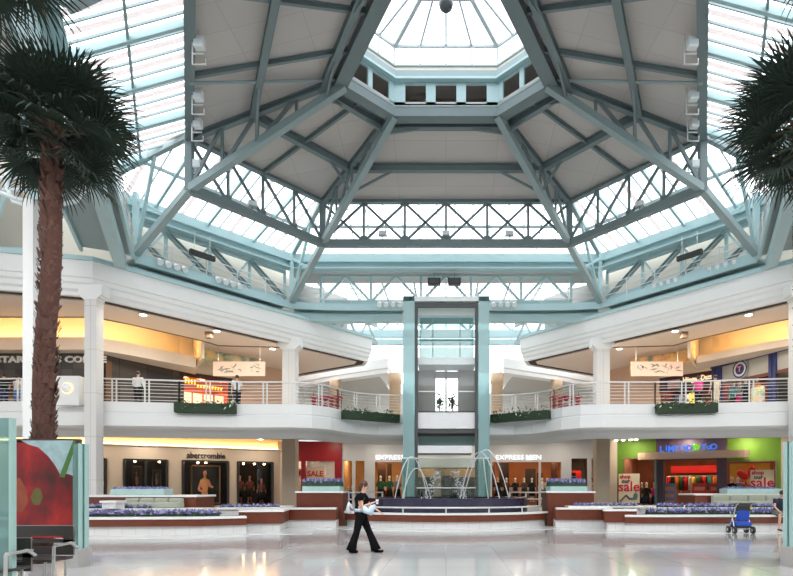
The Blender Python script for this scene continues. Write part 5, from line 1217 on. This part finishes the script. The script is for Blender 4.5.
def palm(base, lean, h, word, r0_=.25, r1_=.19, nf=64, seed=1, size=1.0):
    rr_ = random.Random(seed); t = thing('fan_palm',word,'palm tree',base)
    top = Vector((base[0]+lean[0],base[1]+lean[1],h)); b0_ = Vector(base)
    tr_ = B(); n = 22; pts = [b0_.lerp(top,k/n)+V(.05*math.sin(k*.5),0,0) for k in range(n+1)]
    tr_.tube(pts,[r0_+(r1_-r0_)*k/n for k in range(n+1)],14); tr_.build('trunk',bark,t,smooth=True)
    bo = B()
    for k in range(int(h*105)):
        f = rr_.random(); c_ = b0_.lerp(top,f); a = rr_.uniform(0,2*math.pi); r = r0_+(r1_-r0_)*f; o = V(math.cos(a),math.sin(a),0); s_ = V(-o.y,o.x,0)
        w = rr_.uniform(.05,.085); l = rr_.uniform(.10,.17)
        bo.add([c_+o*(r*.95)-s_*w-V(0,0,l*.4),c_+o*(r*.95)+s_*w-V(0,0,l*.4),c_+o*(r+rr_.uniform(.03,.07))+s_*w*.3+V(0,0,l*.6),c_+o*(r+.05)-s_*w*.3+V(0,0,l*.6),c_+o*(r*1.0)+V(0,0,-l*.1)],[(0,1,2,3),(0,3,4),(1,4,2)])
    bo.build('leaf_bases',bark2,t,kind='stuff')
    protos = []
    for k in range(nf):
        if k < 5:
            s_, b_ = frond_mesh(32,.8,1.0,seed*10+k); fo = s_.build('frond',stemm,origin=(0,0,0)); fo.parent = t; bl = b_.build('frond_blade',frondm,origin=(0,0,0)); bl.parent = fo; protos.append((fo,bl)); o = fo
        else:
            fo, bl = protos[k%5]; o = fo.copy(); C.objects.link(o); c2 = bl.copy(); C.objects.link(c2); c2.parent = o
        az = k*2.39996+rr_.uniform(-.2,.2); f = (k+.5)/nf; el = math.radians(70-f*112+rr_.uniform(-8,8)); sc_ = size*rr_.uniform(.85,1.1)*(.8 if f > .8 else 1)
        # local rotation: roll random, elevation, azimuth
        o.rotation_mode = 'XYZ'; M = Matrix.Rotation(az,4,'Z')@Matrix.Rotation(-el,4,'Y')@Matrix.Rotation(rr_.uniform(-.5,.5),4,'X')
        o.rotation_euler = M.to_euler(); o.scale = (sc_,)*3; zz = h-b0_.z-.15+rr_.uniform(-.15,.25)-(.45 if f > .75 else 0)
        o.location = (lean[0]+.08*math.cos(az),lean[1]+.08*math.sin(az),zz)
    return t
pb = palm((K(40,575,11.6).x,11.6,0),(.28,0),9.12,'tall fan palm with a shaggy brown trunk rising behind the red poster at left',r0_=.21,r1_=.165,nf=64,seed=3,size=.98)
palm((-7.9,9.2,0),(.1,0),11.2,'second fan palm at top left, only its lowest fronds in view',nf=44,seed=8)
palm((K(812,575,11.6).x,11.6,0),(-.15,0),9.2,'fan palm at the right edge of the picture, fronds reaching in',nf=64,seed=5,size=.98)
palm((7.25,9.0,0),(-.1,0),11.2,'fan palm at the very top right, only frond tips in view',nf=40,seed=9)
# ================================================================ LEFT LAMP COLUMN
t = thing('lamp_column','slim white column with a bowl of curved white tubes on top, behind the palm trunk','lamp column',(-9.65,13,0))
x = (31-CX)/F*13; zt = EYE+(488-201)/F*13
B().box(x-.12,x+.12,12.9,13.14,0,zt).build('shaft',white,t); B().box(x+.02,x+.30,12.92,13.16,zt,zt+.85).build('head_box',steel_light,t)
tb = B()
for s_ in (-1,1):
    for dy in (-.25,.25):
        pts = [(x+.15+s_*.95,13.04+dy,zt+.85),(x+.15+s_*.93,13.04+dy,zt+.45),(x+.15+s_*.75,13.04+dy*.8,zt+.12),(x+.15+s_*.35,13.04+dy*.5,zt-.02),(x+.15,13.04,zt)]
        tb.tube(pts,.05,8)
for z in (zt+.42,zt+.70): tb.tube([(x-.9,13.3,z),(x+1.2,13.3,z)],.04,8); tb.tube([(x-.9,12.8,z),(x+1.2,12.8,z)],.04,8)
tb.build('tube_cradle',mat('white_tube',(.70,.76,.78),.35),t)
# ================================================================ POSTER KIOSKS
def kiosk(px0, px1, y, ztop, word, m=-1):
    t = thing('poster_kiosk',word,'kiosk',((px0+px1)/2,y,0)); x0,x1 = px0,px1
    pm, nt, bb_ = node_mat('flower_poster'+side(m)); tc = nt.nodes.new('ShaderNodeTexCoord'); L_ = nt.links.new
    mp_ = nt.nodes.new('ShaderNodeMapping'); L_(tc.outputs['Generated'],mp_.inputs[0])
    sx_ = nt.nodes.new('ShaderNodeSeparateXYZ'); L_(mp_.outputs[0],sx_.inputs[0])
    nz = nt.nodes.new('ShaderNodeTexNoise'); nz.inputs['Scale'].default_value = 2.6; nz.inputs['Detail'].default_value = 3; L_(tc.outputs['Generated'],nz.inputs['Vector'])
    rp = nt.nodes.new('ShaderNodeValToRGB'); rp.color_ramp.elements[0].position = .32; rp.color_ramp.elements[0].color = (.05,.008,.008,1); rp.color_ramp.elements[1].position = .75; rp.color_ramp.elements[1].color = (.42,.02,.012,1)
    e = rp.color_ramp.elements.new(.52); e.color = (.20,.006,.01,1); L_(nz.outputs['Fac'],rp.inputs[0])
    if m > 0:
        rp.color_ramp.elements[0].color = (.02,.01,.08,1); rp.color_ramp.elements[1].color = (.08,.03,.25,1); rp.color_ramp.elements[2].color = (.12,.04,.3,1)
    L_(rp.outputs[0],bb_.inputs['Base Color']); bb_.inputs['Roughness'].default_value = .3
    B().box(x0,x1,y,y+.06,.55,ztop).build('poster',pm,t)
    if m < 0:
        W_ = x1-x0; H = ztop-.55
        def patch(pts,mt,nm,o_=.004):
            g = B(); g.add([(x0+W_*p,y-o_,.55+H*q) for p,q in pts],[tuple(range(len(pts)))]); g.build(nm,mt,t)
        patch([(.14,1),(1,1),(1,.62),(.84,.66),(.74,.64),(.66,.74),(.55,.84),(.4,.93),(.25,.96)],mat('print_pale_blue',(.30,.42,.44),.4,noise=.5,nscale=5),'printed_sky')
        patch([(.93,1),(1,1),(.80,.62),(.72,.63)],mat('print_green',(.06,.16,.03),.4),'printed_stem',.008)
        patch([(.28,.42),(.36,.52),(.44,.50),(.47,.42),(.42,.34),(.33,.34)],mat('print_olive',(.10,.09,.02),.5,noise=.3,nscale=9),'printed_flower_heart')
        patch([(.02,.60),(.12,.62),(.22,.5),(.25,.38),(.16,.26),(.04,.28)],mat('print_orange_petal',(.24,.05,.02),.5,noise=.5,nscale=5),'printed_petal')
    fr_ = B()
    for x_ in (x0,x1): fr_.beam((x_,y+.03,0),(x_,y+.03,ztop+.03),.07,.09)
    fr_.beam((x0,y+.03,ztop),(x1,y+.03,ztop),.06,.07); fr_.beam((x0,y+.03,.5),(x1,y+.03,.5),.06,.07); fr_.build('frame',mat('dark_bronze',(.05,.03,.025),.4),t)
    return t
t = kiosk(K(12,0,11.2).x,K(78,0,11.2).x,11.2,2.50,'standing display with a close up red flower poster at the left edge')
xr = K(79.5,0,11.2).x; B().box(xr,xr+.19,11.0,11.06,.34,2.42).build('side_glass',tealglass,t); g = B().box(xr-.02,xr+.21,10.85,11.25,0,.36); g.build('metal_base',mat('pale_metal',(.5,.49,.48),.35,.5),t); B().box(xr+.17,xr+.19,10.9,11.2,.34,2.42).build('edge_glass',mat('glass_edge',(.34,.50,.48),.2),t)
t = thing('glass_screen','tall pale teal glass panel cut by the left edge of the picture','glass panel',(-6.2,8.0,0))
xl = K(12,0,7.6).x; B().box(xl-1.4,xl,7.6,7.64,.1,2.50).build('pane',tealglass,t); B().box(xl-1.42,xl+.01,7.56,7.68,0,.12).build('base',mat('pale_metal',(.5,.49,.48),.35,.5),t); B().box(xl-.03,xl+.015,7.58,7.66,.1,2.5).build('edge_strip',mat('glass_edge2',(.3,.45,.42),.2),t)
xk = K(790,0,11.2).x; t = kiosk(xk,xk+1.3,11.2,2.45,'standing display with dark purple poster at the right edge',1)
x0 = K(783,0,11.2).x; B().box(x0,xk-.02,11.0,11.06,.34,2.46).build('side_glass',tealglass,t); B().box(x0-.02,xk+.1,10.85,11.25,0,.40).build('metal_base',mat('pale_metal',(.5,.49,.48),.35,.5),t); B().box(x0,x0+.02,10.9,11.2,.34,2.46).build('edge_glass',mat('glass_edge',(.34,.50,.48),.2),t)
# ================================================================ METAL SEATS BY THE POSTER
seatm = mat('dark_seat_metal',(.055,.048,.045),.35,.3)
def seat(x0, x1, y, zt, word, arms=True, zback=.42):
    t = thing('waiting_bench',word,'bench',((x0+x1)/2,y,0)); w = x1-x0
    # perforated back: rows with slots
    bk = B(); bk.box(x0,x1,y,y+.04,zt-.16,zt); 
    for za,zb in ((zt-.27,zt-.22),(zt-.46,zt-.33)): bk.box(x0,x1,y,y+.04,za,zb)
    bk.box(x0,x0+w*.28,y,y+.04,zt-.33,zt-.16); bk.box(x1-w*.16,x1,y,y+.04,zt-.33,zt-.16); bk.build('backrest',seatm,t)
    ed = B(); ed.tube([(x0,y+.02,zt-.46),(x0,y+.02,zt),(x1,y+.02,zt),(x1,y+.02,zt-.46),(x0,y+.02,zt-.46)],.012,6); ed.build('back_frame',mat('frame_grey',(.30,.29,.28),.35,.6),t)
    B().box(x0,x1,y-.5,y+.0,.42,.46).build('seat',seatm,t)
    for x_ in (x0+.12,x1-.12):
        g = B(); g.tube([(x_,y-.45,0),(x_,y-.45,.42)],.02); g.build('leg',chrome,t); g = B(); g.tube([(x_,y+.0,0),(x_,y+.0,.44)],.02); g.build('leg',chrome,t)
    if arms:
        for x_ in (x0-.03,x1+.03):
            g = B(); g.tube([(x_,y+.05,.60),(x_,y-.1,.68),(x_,y-.48,.66),(x_,y-.5,.0)],.025); g.box(x_-.03,x_+.03,y-.46,y-.02,.66,.69); g.build('armrest',chrome,t)
    return t
seat(K(12,0,9.0).x,K(73,0,9.0).x,9.0,.94,'dark metal bench back with two slots in front of the red poster')
seat(K(-20,0,7.9).x,K(30.5,0,7.9).x,7.9,.84,'nearer dark metal bench at the lower left corner')
# ================================================================ PEOPLE
def skinned(joints, edges, name, m, parent, sub=2):
    """joints {name:(pos,r)}; returns applied mesh object"""
    me = bpy.data.meshes.new(name); ks = list(joints); me.from_pydata([joints[k][0] for k in ks],[(ks.index(a),ks.index(b)) for a,b in edges],[])
    o = bpy.data.objects.new(name,me); C.objects.link(o); md = o.modifiers.new('s','SKIN'); sv = me.skin_vertices[0].data
    for i,k in enumerate(ks):
        r = joints[k][1]; sv[i].radius = r if isinstance(r,tuple) else (r,r)
    sv[0].use_root = True; md.use_smooth_shade = True
    sb = o.modifiers.new('u','SUBSURF'); sb.levels = sub; sb.render_levels = sub
    bpy.context.view_layer.update(); dg = bpy.context.evaluated_depsgraph_get(); me2 = bpy.data.meshes.new_from_object(o.evaluated_get(dg)); bpy.data.objects.remove(o)
    o = bpy.data.objects.new(name,me2); me2.materials.clear(); me2.materials.append(m); C.objects.link(o); o.parent = parent
    for p in me2.polygons: p.use_smooth = True
    return o
def person(loc, rz, J, word, top, bottom, hair, shoes=None, sleeve=.5, skirt=None, hairlong=False, flare=False, group=None, shorts=False):
    """local frame: faces +Y... J holds joint positions in metres"""
    t = thing('person',word,'person',loc,group); t.rotation_euler.z = rz
    j = {k:Vector(v) for k,v in J.items()}
    hd = j['head']; nk = j['neck']
    jt = {'pelvis':(j['pelvis'],(.135,.095)),'waist':(j['pelvis'].lerp(j['chest'],.45),(.115,.085)),'chest':(j['chest'],(.145,.10)),'neckb':(j['chest'].lerp(nk,.75),(.06,.055)),'neck':(nk,(.048,.048)),'chin':(nk.lerp(hd,.45),(.058,.066)),'head':(hd,(.074,.09)),'crown':(hd+(hd-nk).normalized()*.085,(.052,.062))}
    ed = [('pelvis','waist'),('waist','chest'),('chest','neckb'),('neckb','neck'),('neck','chin'),('chin','head'),('head','crown')]
    for s_ in 'lr':
        jt['sh'+s_] = (j['sh'+s_],.052); jt['el'+s_] = (j['el'+s_],.036); jt['wr'+s_] = (j['wr'+s_],.024)
        d_ = (j['wr'+s_]-j['el'+s_]).normalized(); pal = j['wr'+s_]+d_*.075; jt['pa'+s_] = (pal,(.036,.018))
        ed += [('chest','sh'+s_),('sh'+s_,'el'+s_),('el'+s_,'wr'+s_),('wr'+s_,'pa'+s_)]
        sd_ = d_.cross(V(0,0,1)); sd_ = sd_.normalized() if sd_.length > .1 else V(1,0,0)
        for k in range(4):
            b_ = pal+sd_*(.027-.018*k); mid = b_+d_*.045; tip = mid+d_*(.038-.006*abs(k-1.3))-V(0,0,.014)
            jt[f'f{k}a'+s_] = (b_+d_*.01,.0095); jt[f'f{k}b'+s_] = (mid,.0085); jt[f'f{k}c'+s_] = (tip,.007); ed += [('pa'+s_,f'f{k}a'+s_),(f'f{k}a'+s_,f'f{k}b'+s_),(f'f{k}b'+s_,f'f{k}c'+s_)]
        tb_ = j['wr'+s_]+d_*.03+sd_*.03; jt['t1'+s_] = (tb_,.011); jt['t2'+s_] = (tb_+d_*.035+sd_*.02,.009); ed += [('wr'+s_,'t1'+s_),('t1'+s_,'t2'+s_)]
        jt['hp'+s_] = (j['hp'+s_],.088); jt['kn'+s_] = (j['kn'+s_],.055); jt['an'+s_] = (j['an'+s_],.035); jt['to'+s_] = (j['to'+s_],(.036,.025)); mid = j['kn'+s_].lerp(j['an'+s_],.3); jt['ca'+s_] = (mid,.055)
        ed += [('pelvis','hp'+s_),('hp'+s_,'kn'+s_),('kn'+s_,'ca'+s_),('ca'+s_,'an'+s_),('an'+s_,'to'+s_)]
    body = skinned(jt,ed,'body',skin,t)
    # face
    up = (hd-nk).normalized(); fw = Vector(J.get('face',(0,1,0))).normalized(); fw = (fw-up*fw.dot(up)).normalized(); rt_ = fw.cross(up)
    g = B(); g.ball(hd+fw*.105-up*.012,(.014,.016,.02),8,6); g.tube([hd+fw*.088+up*.02,hd+fw*.112-up*.018],[.008,.013],6)
    for s_ in (-1,1): g.ball(hd+rt_*(.078*s_)-up*.005,(.014,.02,.03),8,6)
    g.build('nose_and_ears',skin,t,smooth=True) if False else None
    ns = B(); ns.tube([hd+fw*.080+up*.02,hd+fw*.108-up*.02],[.008,.014],6); ns.v = ns.v; n_ = B(); n_.v=list(ns.v); n_.f=list(ns.f); n_.mi=list(ns.mi)
    def loc_build(bb_,nm,m_,smooth=True):
        bb_.v = [v+t.location for v in bb_.v]; return bb_.build(nm,m_,t,smooth=smooth)
    loc_build(n_,'nose',skin)
    for s_ in (-1,1):
        e = B(); e.ball(hd+rt_*(.078*s_)-up*.01,(.013,.02,.03),8,6); loc_build(e,'ear',skin)
        e = B(); e.ball(hd+fw*.083+rt_*(.03*s_)+up*.012,(.012,.012,.009),8,6); loc_build(e,'eye',mat('eye_dark',(.03,.02,.02),.2))
    e = B(); e.ball(hd+fw*.083-up*.048,(.024,.012,.008),8,6); loc_build(e,'mouth',mat('lips',(.45,.13,.11),.5))
    h = B(); h.ball(hd+up*.035-fw*.022,(.092,.100,.095),14,9)
    if hairlong: h.ball(hd-up*.04-fw*.075,(.07,.055,.085),10,7)
    loc_build(h,'hair',hair)
    # clothes
    g = B(); pe,ch,ne = j['pelvis'],j['chest'],j['neck']
    g.tube([pe+V(0,0,-.02),pe.lerp(ch,.45),ch,ch.lerp(ne,.55),ch.lerp(ne,.82)],[(.17,.125),(.148,.115),(.185,.13),(.12,.10),(.06,.06)],14)
    for s_ in 'lr':
        a,b_,c_ = j['sh'+s_],j['el'+s_],j['wr'+s_]; inn = ch.lerp(a,.5)+V(0,0,.02)
        if sleeve > 1: g.tube([inn,a,b_,b_.lerp(c_,.9)],[.075,.072,.052,.036],10)
        else: g.tube([inn,a,a.lerp(b_,sleeve)],[.078,.075,.062],10)
    o = loc_build(g,'shirt',top)
    g = B()
    for s_ in 'lr':
        a,b_,c_ = j['hp'+s_],j['kn'+s_],j['an'+s_]
        if shorts: g.tube([a+V(0,0,.06),a,a.lerp(b_,.95)],[.12,.12,.10],12)
        elif flare: g.tube([a+V(0,0,.06),a,a.lerp(b_,.5),b_,b_.lerp(c_,.6),c_+V(0,0,-.03)],[.115,.118,.095,.078,.095,.125],12)
        else: g.tube([a+V(0,0,.06),a,b_,c_+V(0,0,.0)],[.115,.115,.082,.062],12)
    g.tube([pe+V(0,0,-.07),pe+V(0,0,.06)],[(.165,.125),(.155,.12)],14)
    loc_build(g,'trousers' if not shorts else 'shorts',bottom)
    for s_ in 'lr':
        g = B(); a,b_ = j['an'+s_],j['to'+s_]; d_ = (b_-a); d_.z = 0; d_.normalize(); q = a.copy(); q.z = max(.035,a.z-.05)
        g.tube([q-d_*.05,q+d_*.04,q+d_*.12-V(0,0,.008),b_+d_*.03-V(0,0,.0)],[.035,.043,.04,.022],8); loc_build(g,'shoe',shoes or blackc)
    return t, j
# the walking woman : faces +X (right)
H = 1.0
J = dict(pelvis=(0,0,.98),chest=(.02,0,1.29),neck=(.055,0,1.47),head=(.085,0,1.60),face=(1,-.12,-.1),
  shl=(.03,.17,1.38),ell=(.17,.21,1.14),wrl=(.39,.16,1.00), shr=(.02,-.17,1.38),elr=(.06,-.22,1.11),wrr=(.30,-.19,1.20),
  hpl=(0,.09,.92),knl=(.17,.10,.52),anl=(.35,.10,.09),tol=(.49,.10,.05), hpr=(0,-.09,.92),knr=(-.09,-.10,.50),anr=(-.22,-.10,.10),tor=(-.09,-.10,.045))
wx = K(361,0,13.35).x
t, j = person((wx,13.35,0),0,J,'woman in a black T-shirt and flared black trousers walking right, carrying a cup and jacket',blackc,blackc,mat('auburn_hair',(.07,.02,.014),.5),flare=True,hairlong=True,sleeve=.48)
T = V(wx,13.35,0)
denim = mat('pale_blue_denim',(.50,.60,.72),.8,noise=.12,nscale=8)
g = B(); g.tube([T+V(0,0,.98),T+V(0,0,1.06)],[(.19,.15),(.175,.14)],14); g.tube([T+V(.10,-.20,1.12),T+V(.14,-.24,1.03),T+V(.24,-.22,.98),T+V(.30,-.19,1.10),T+V(.36,-.16,1.15)],[.04,.08,.09,.07,.03],10)
tag(g.build('jacket',denim,smooth=True),'pale blue denim jacket tied round the waist of the walking woman','jacket')
g = B(); g.tube([T+V(-.15,-.14,1.05),T+V(-.26,-.18,1.18),T+V(-.28,-.18,1.02),T+V(-.22,-.16,.96)],[.04,.06,.06,.03],10); tag(g.build('handbag',mat('silver_bag',(.62,.66,.72),.35,.3),smooth=True),'small pale silver bag hanging behind the walking woman','bag')
g = B(); c = T+V(.405,-.17,1.17); g.vtube([(c.x,c.y,c.z,.027,.027),(c.x,c.y,c.z+.11,.036,.036)],12); tag(g.build('paper_cup',mat('cup_white',(.8,.78,.74),.5)),'white paper cup in the hand of the walking woman','cup')
# seated man at right
J = dict(pelvis=(0,0,.69),chest=(-.03,.10,1.02),neck=(-.04,.17,1.22),head=(-.04,.22,1.34),face=(0,1,-.15),
  shl=(-.21,.10,1.11),ell=(-.29,.24,.87),wrl=(-.22,.42,.76), shr=(.15,.10,1.11),elr=(.24,.24,.87),wrr=(.17,.42,.72),
  hpl=(-.10,.02,.67),knl=(-.16,.44,.60),anl=(-.13,.50,.12),tol=(-.13,.64,.05), hpr=(.10,.02,.67),knr=(.16,.44,.60),anr=(.20,.42,.12),tor=(.20,.56,.05))
ym = 20.3; person((K(777.5,0,ym).x,ym,0),math.pi,J,'man in a dark shirt and grey shorts sitting on the right planter wall','x' and CM('navyshirt',(.03,.035,.06)),CM('greyshorts',(.16,.17,.15)),hairb,shoes=mat('brown_sandal',(.07,.04,.03),.6),shorts=True)
# upper floor people
ST = dict(pelvis=(0,0,.96),chest=(0,0,1.28),neck=(0,.01,1.47),head=(0,.02,1.60),face=(0,1,0),shl=(-.18,0,1.38),ell=(-.24,.02,1.12),wrl=(-.22,.16,.95),shr=(.18,0,1.38),elr=(.24,.02,1.12),wrr=(.22,.16,.95),
  hpl=(-.09,0,.90),knl=(-.10,.02,.50),anl=(-.10,0,.09),tol=(-.10,.14,.04),hpr=(.09,0,.90),knr=(.10,.02,.50),anr=(.11,0,.09),tor=(.11,.14,.04))
for px,y,rz,tc_,bc,wd in ((138,26.7,0,'white','black','person in a white shirt and black trousers standing with their back to the left railing'),
      (237,27.6,.6,'white','black','person in a white shirt leaning by the railing, right of the orange shop'),
      (4,27.2,1.0,'black','navy','dark clothed person at the far left railing of the upper floor'),
      (17,27.6,-.4,'white','blue','person in pale top and blue jeans behind the far left railing'),
      (715.5,27.6,0,'cream','cream','person in a beige top standing behind the right balcony railing'),
      (698.5,27.8,.2,'pink','black','person in a bright pink top in front of the ice cream shop'),
      (486,38.5,0,'white','grey','person in a pale shirt on the upper floor just right of the lift')):
    x = (px-CX)/F*y
    person((x,y,5.4),rz,ST,wd,CM(tc_,cols[tc_]),CM(bc,cols[bc]),hairb,sleeve=1.2 if px == 138 else .6)
# ================================================================ STROLLER
ys = 19.2; t = thing('stroller','black and blue baby stroller parked in front of the right planter wall','stroller',(K(740,0,ys).x,ys,0)); x = t.location.x
blue = mat('royal_blue_fabric',(.015,.07,.42),.6); tyre = mat('black_rubber',(.02,.02,.02),.6)
fr_ = B()
for s_ in (-1,1):
    fr_.tube([(x+s_*.30,ys+.18,.13),(x+s_*.27,ys-.05,.55),(x+s_*.25,ys-.25,.98),(x+s_*.24,ys-.36,1.02)],.018,8)
    fr_.tube([(x+s_*.30,ys-.24,.13),(x+s_*.27,ys-.02,.52),(x+s_*.24,ys+.22,.75)],.016,8)
fr_.tube([(x-.30,ys-.24,.16),(x+.30,ys-.24,.16)],.014,6); fr_.tube([(x-.30,ys+.18,.16),(x+.30,ys+.18,.16)],.014,6)
fr_.build('frame',mat('silver_tube',(.6,.62,.64),.3,.7),t)
g = B(); g.tube([(x-.24,ys-.36,1.02),(x+.24,ys-.36,1.02)],.024,8); g.build('push_handle',tyre,t)
for sx_ in (-1,1):
    for dy,r in ((-.24,.125),(.18,.12)):
        g = B(); g.tube([(x+sx_*.31-.035,ys+dy,r),(x+sx_*.31+.035,ys+dy,r)],r,18); wh = g.build('wheel',tyre,t); g = B(); g.tube([(x+sx_*.31-.04,ys+dy,r),(x+sx_*.31+.04,ys+dy,r)],r*.45,12); g.build('hub',mat('hub_grey',(.4,.4,.42),.4),wh)
g = B()
vs = []; 
for k in range(9):
    a = math.pi*k/8*.62+.25; 
    for s_ in (-1,-.5,0,.5,1): vs.append((x+s_*.27,ys-.02-.30*math.cos(a)+.05,.74+.30*math.sin(a)*(1-.12*s_*s_)))
g.add(vs,[(k*5+i,k*5+i+1,(k+1)*5+i+1,(k+1)*5+i) for k in range(8) for i in range(4)]); g.tube([(x-.27,ys-.24,.80),(x+.27,ys-.24,.80)],.03,6); g.build('canopy',mat('black_canopy',(.018,.018,.02),.7),t,smooth=True)
g = B(); g.add([(x-.20,ys-.27,.80),(x+.20,ys-.27,.80),(x+.23,ys-.16,.42),(x-.23,ys-.16,.42),(x-.20,ys-.21,.80),(x+.20,ys-.21,.80),(x+.23,ys-.10,.42),(x-.23,ys-.10,.42)],[(0,1,2,3),(7,6,5,4),(0,4,5,1),(1,5,6,2),(2,6,7,3),(3,7,4,0)]); g.build('seat_back',blue,t,bevel=.02)
B().box(x-.26,x+.26,ys-.30,ys+.2,.26,.40).build('basket',blue,t,bevel=.03); B().box(x-.25,x+.25,ys-.28,ys+.18,.2,.26).build('basket_base',mat('black_canopy',(.018,.018,.02),.7),t)
g = B(); g.ball((x+.22,ys-.3,.86),(.05,.03,.04)); g.build('toy',mat('yellow_toy',(.8,.6,.1),.5),t,smooth=True)
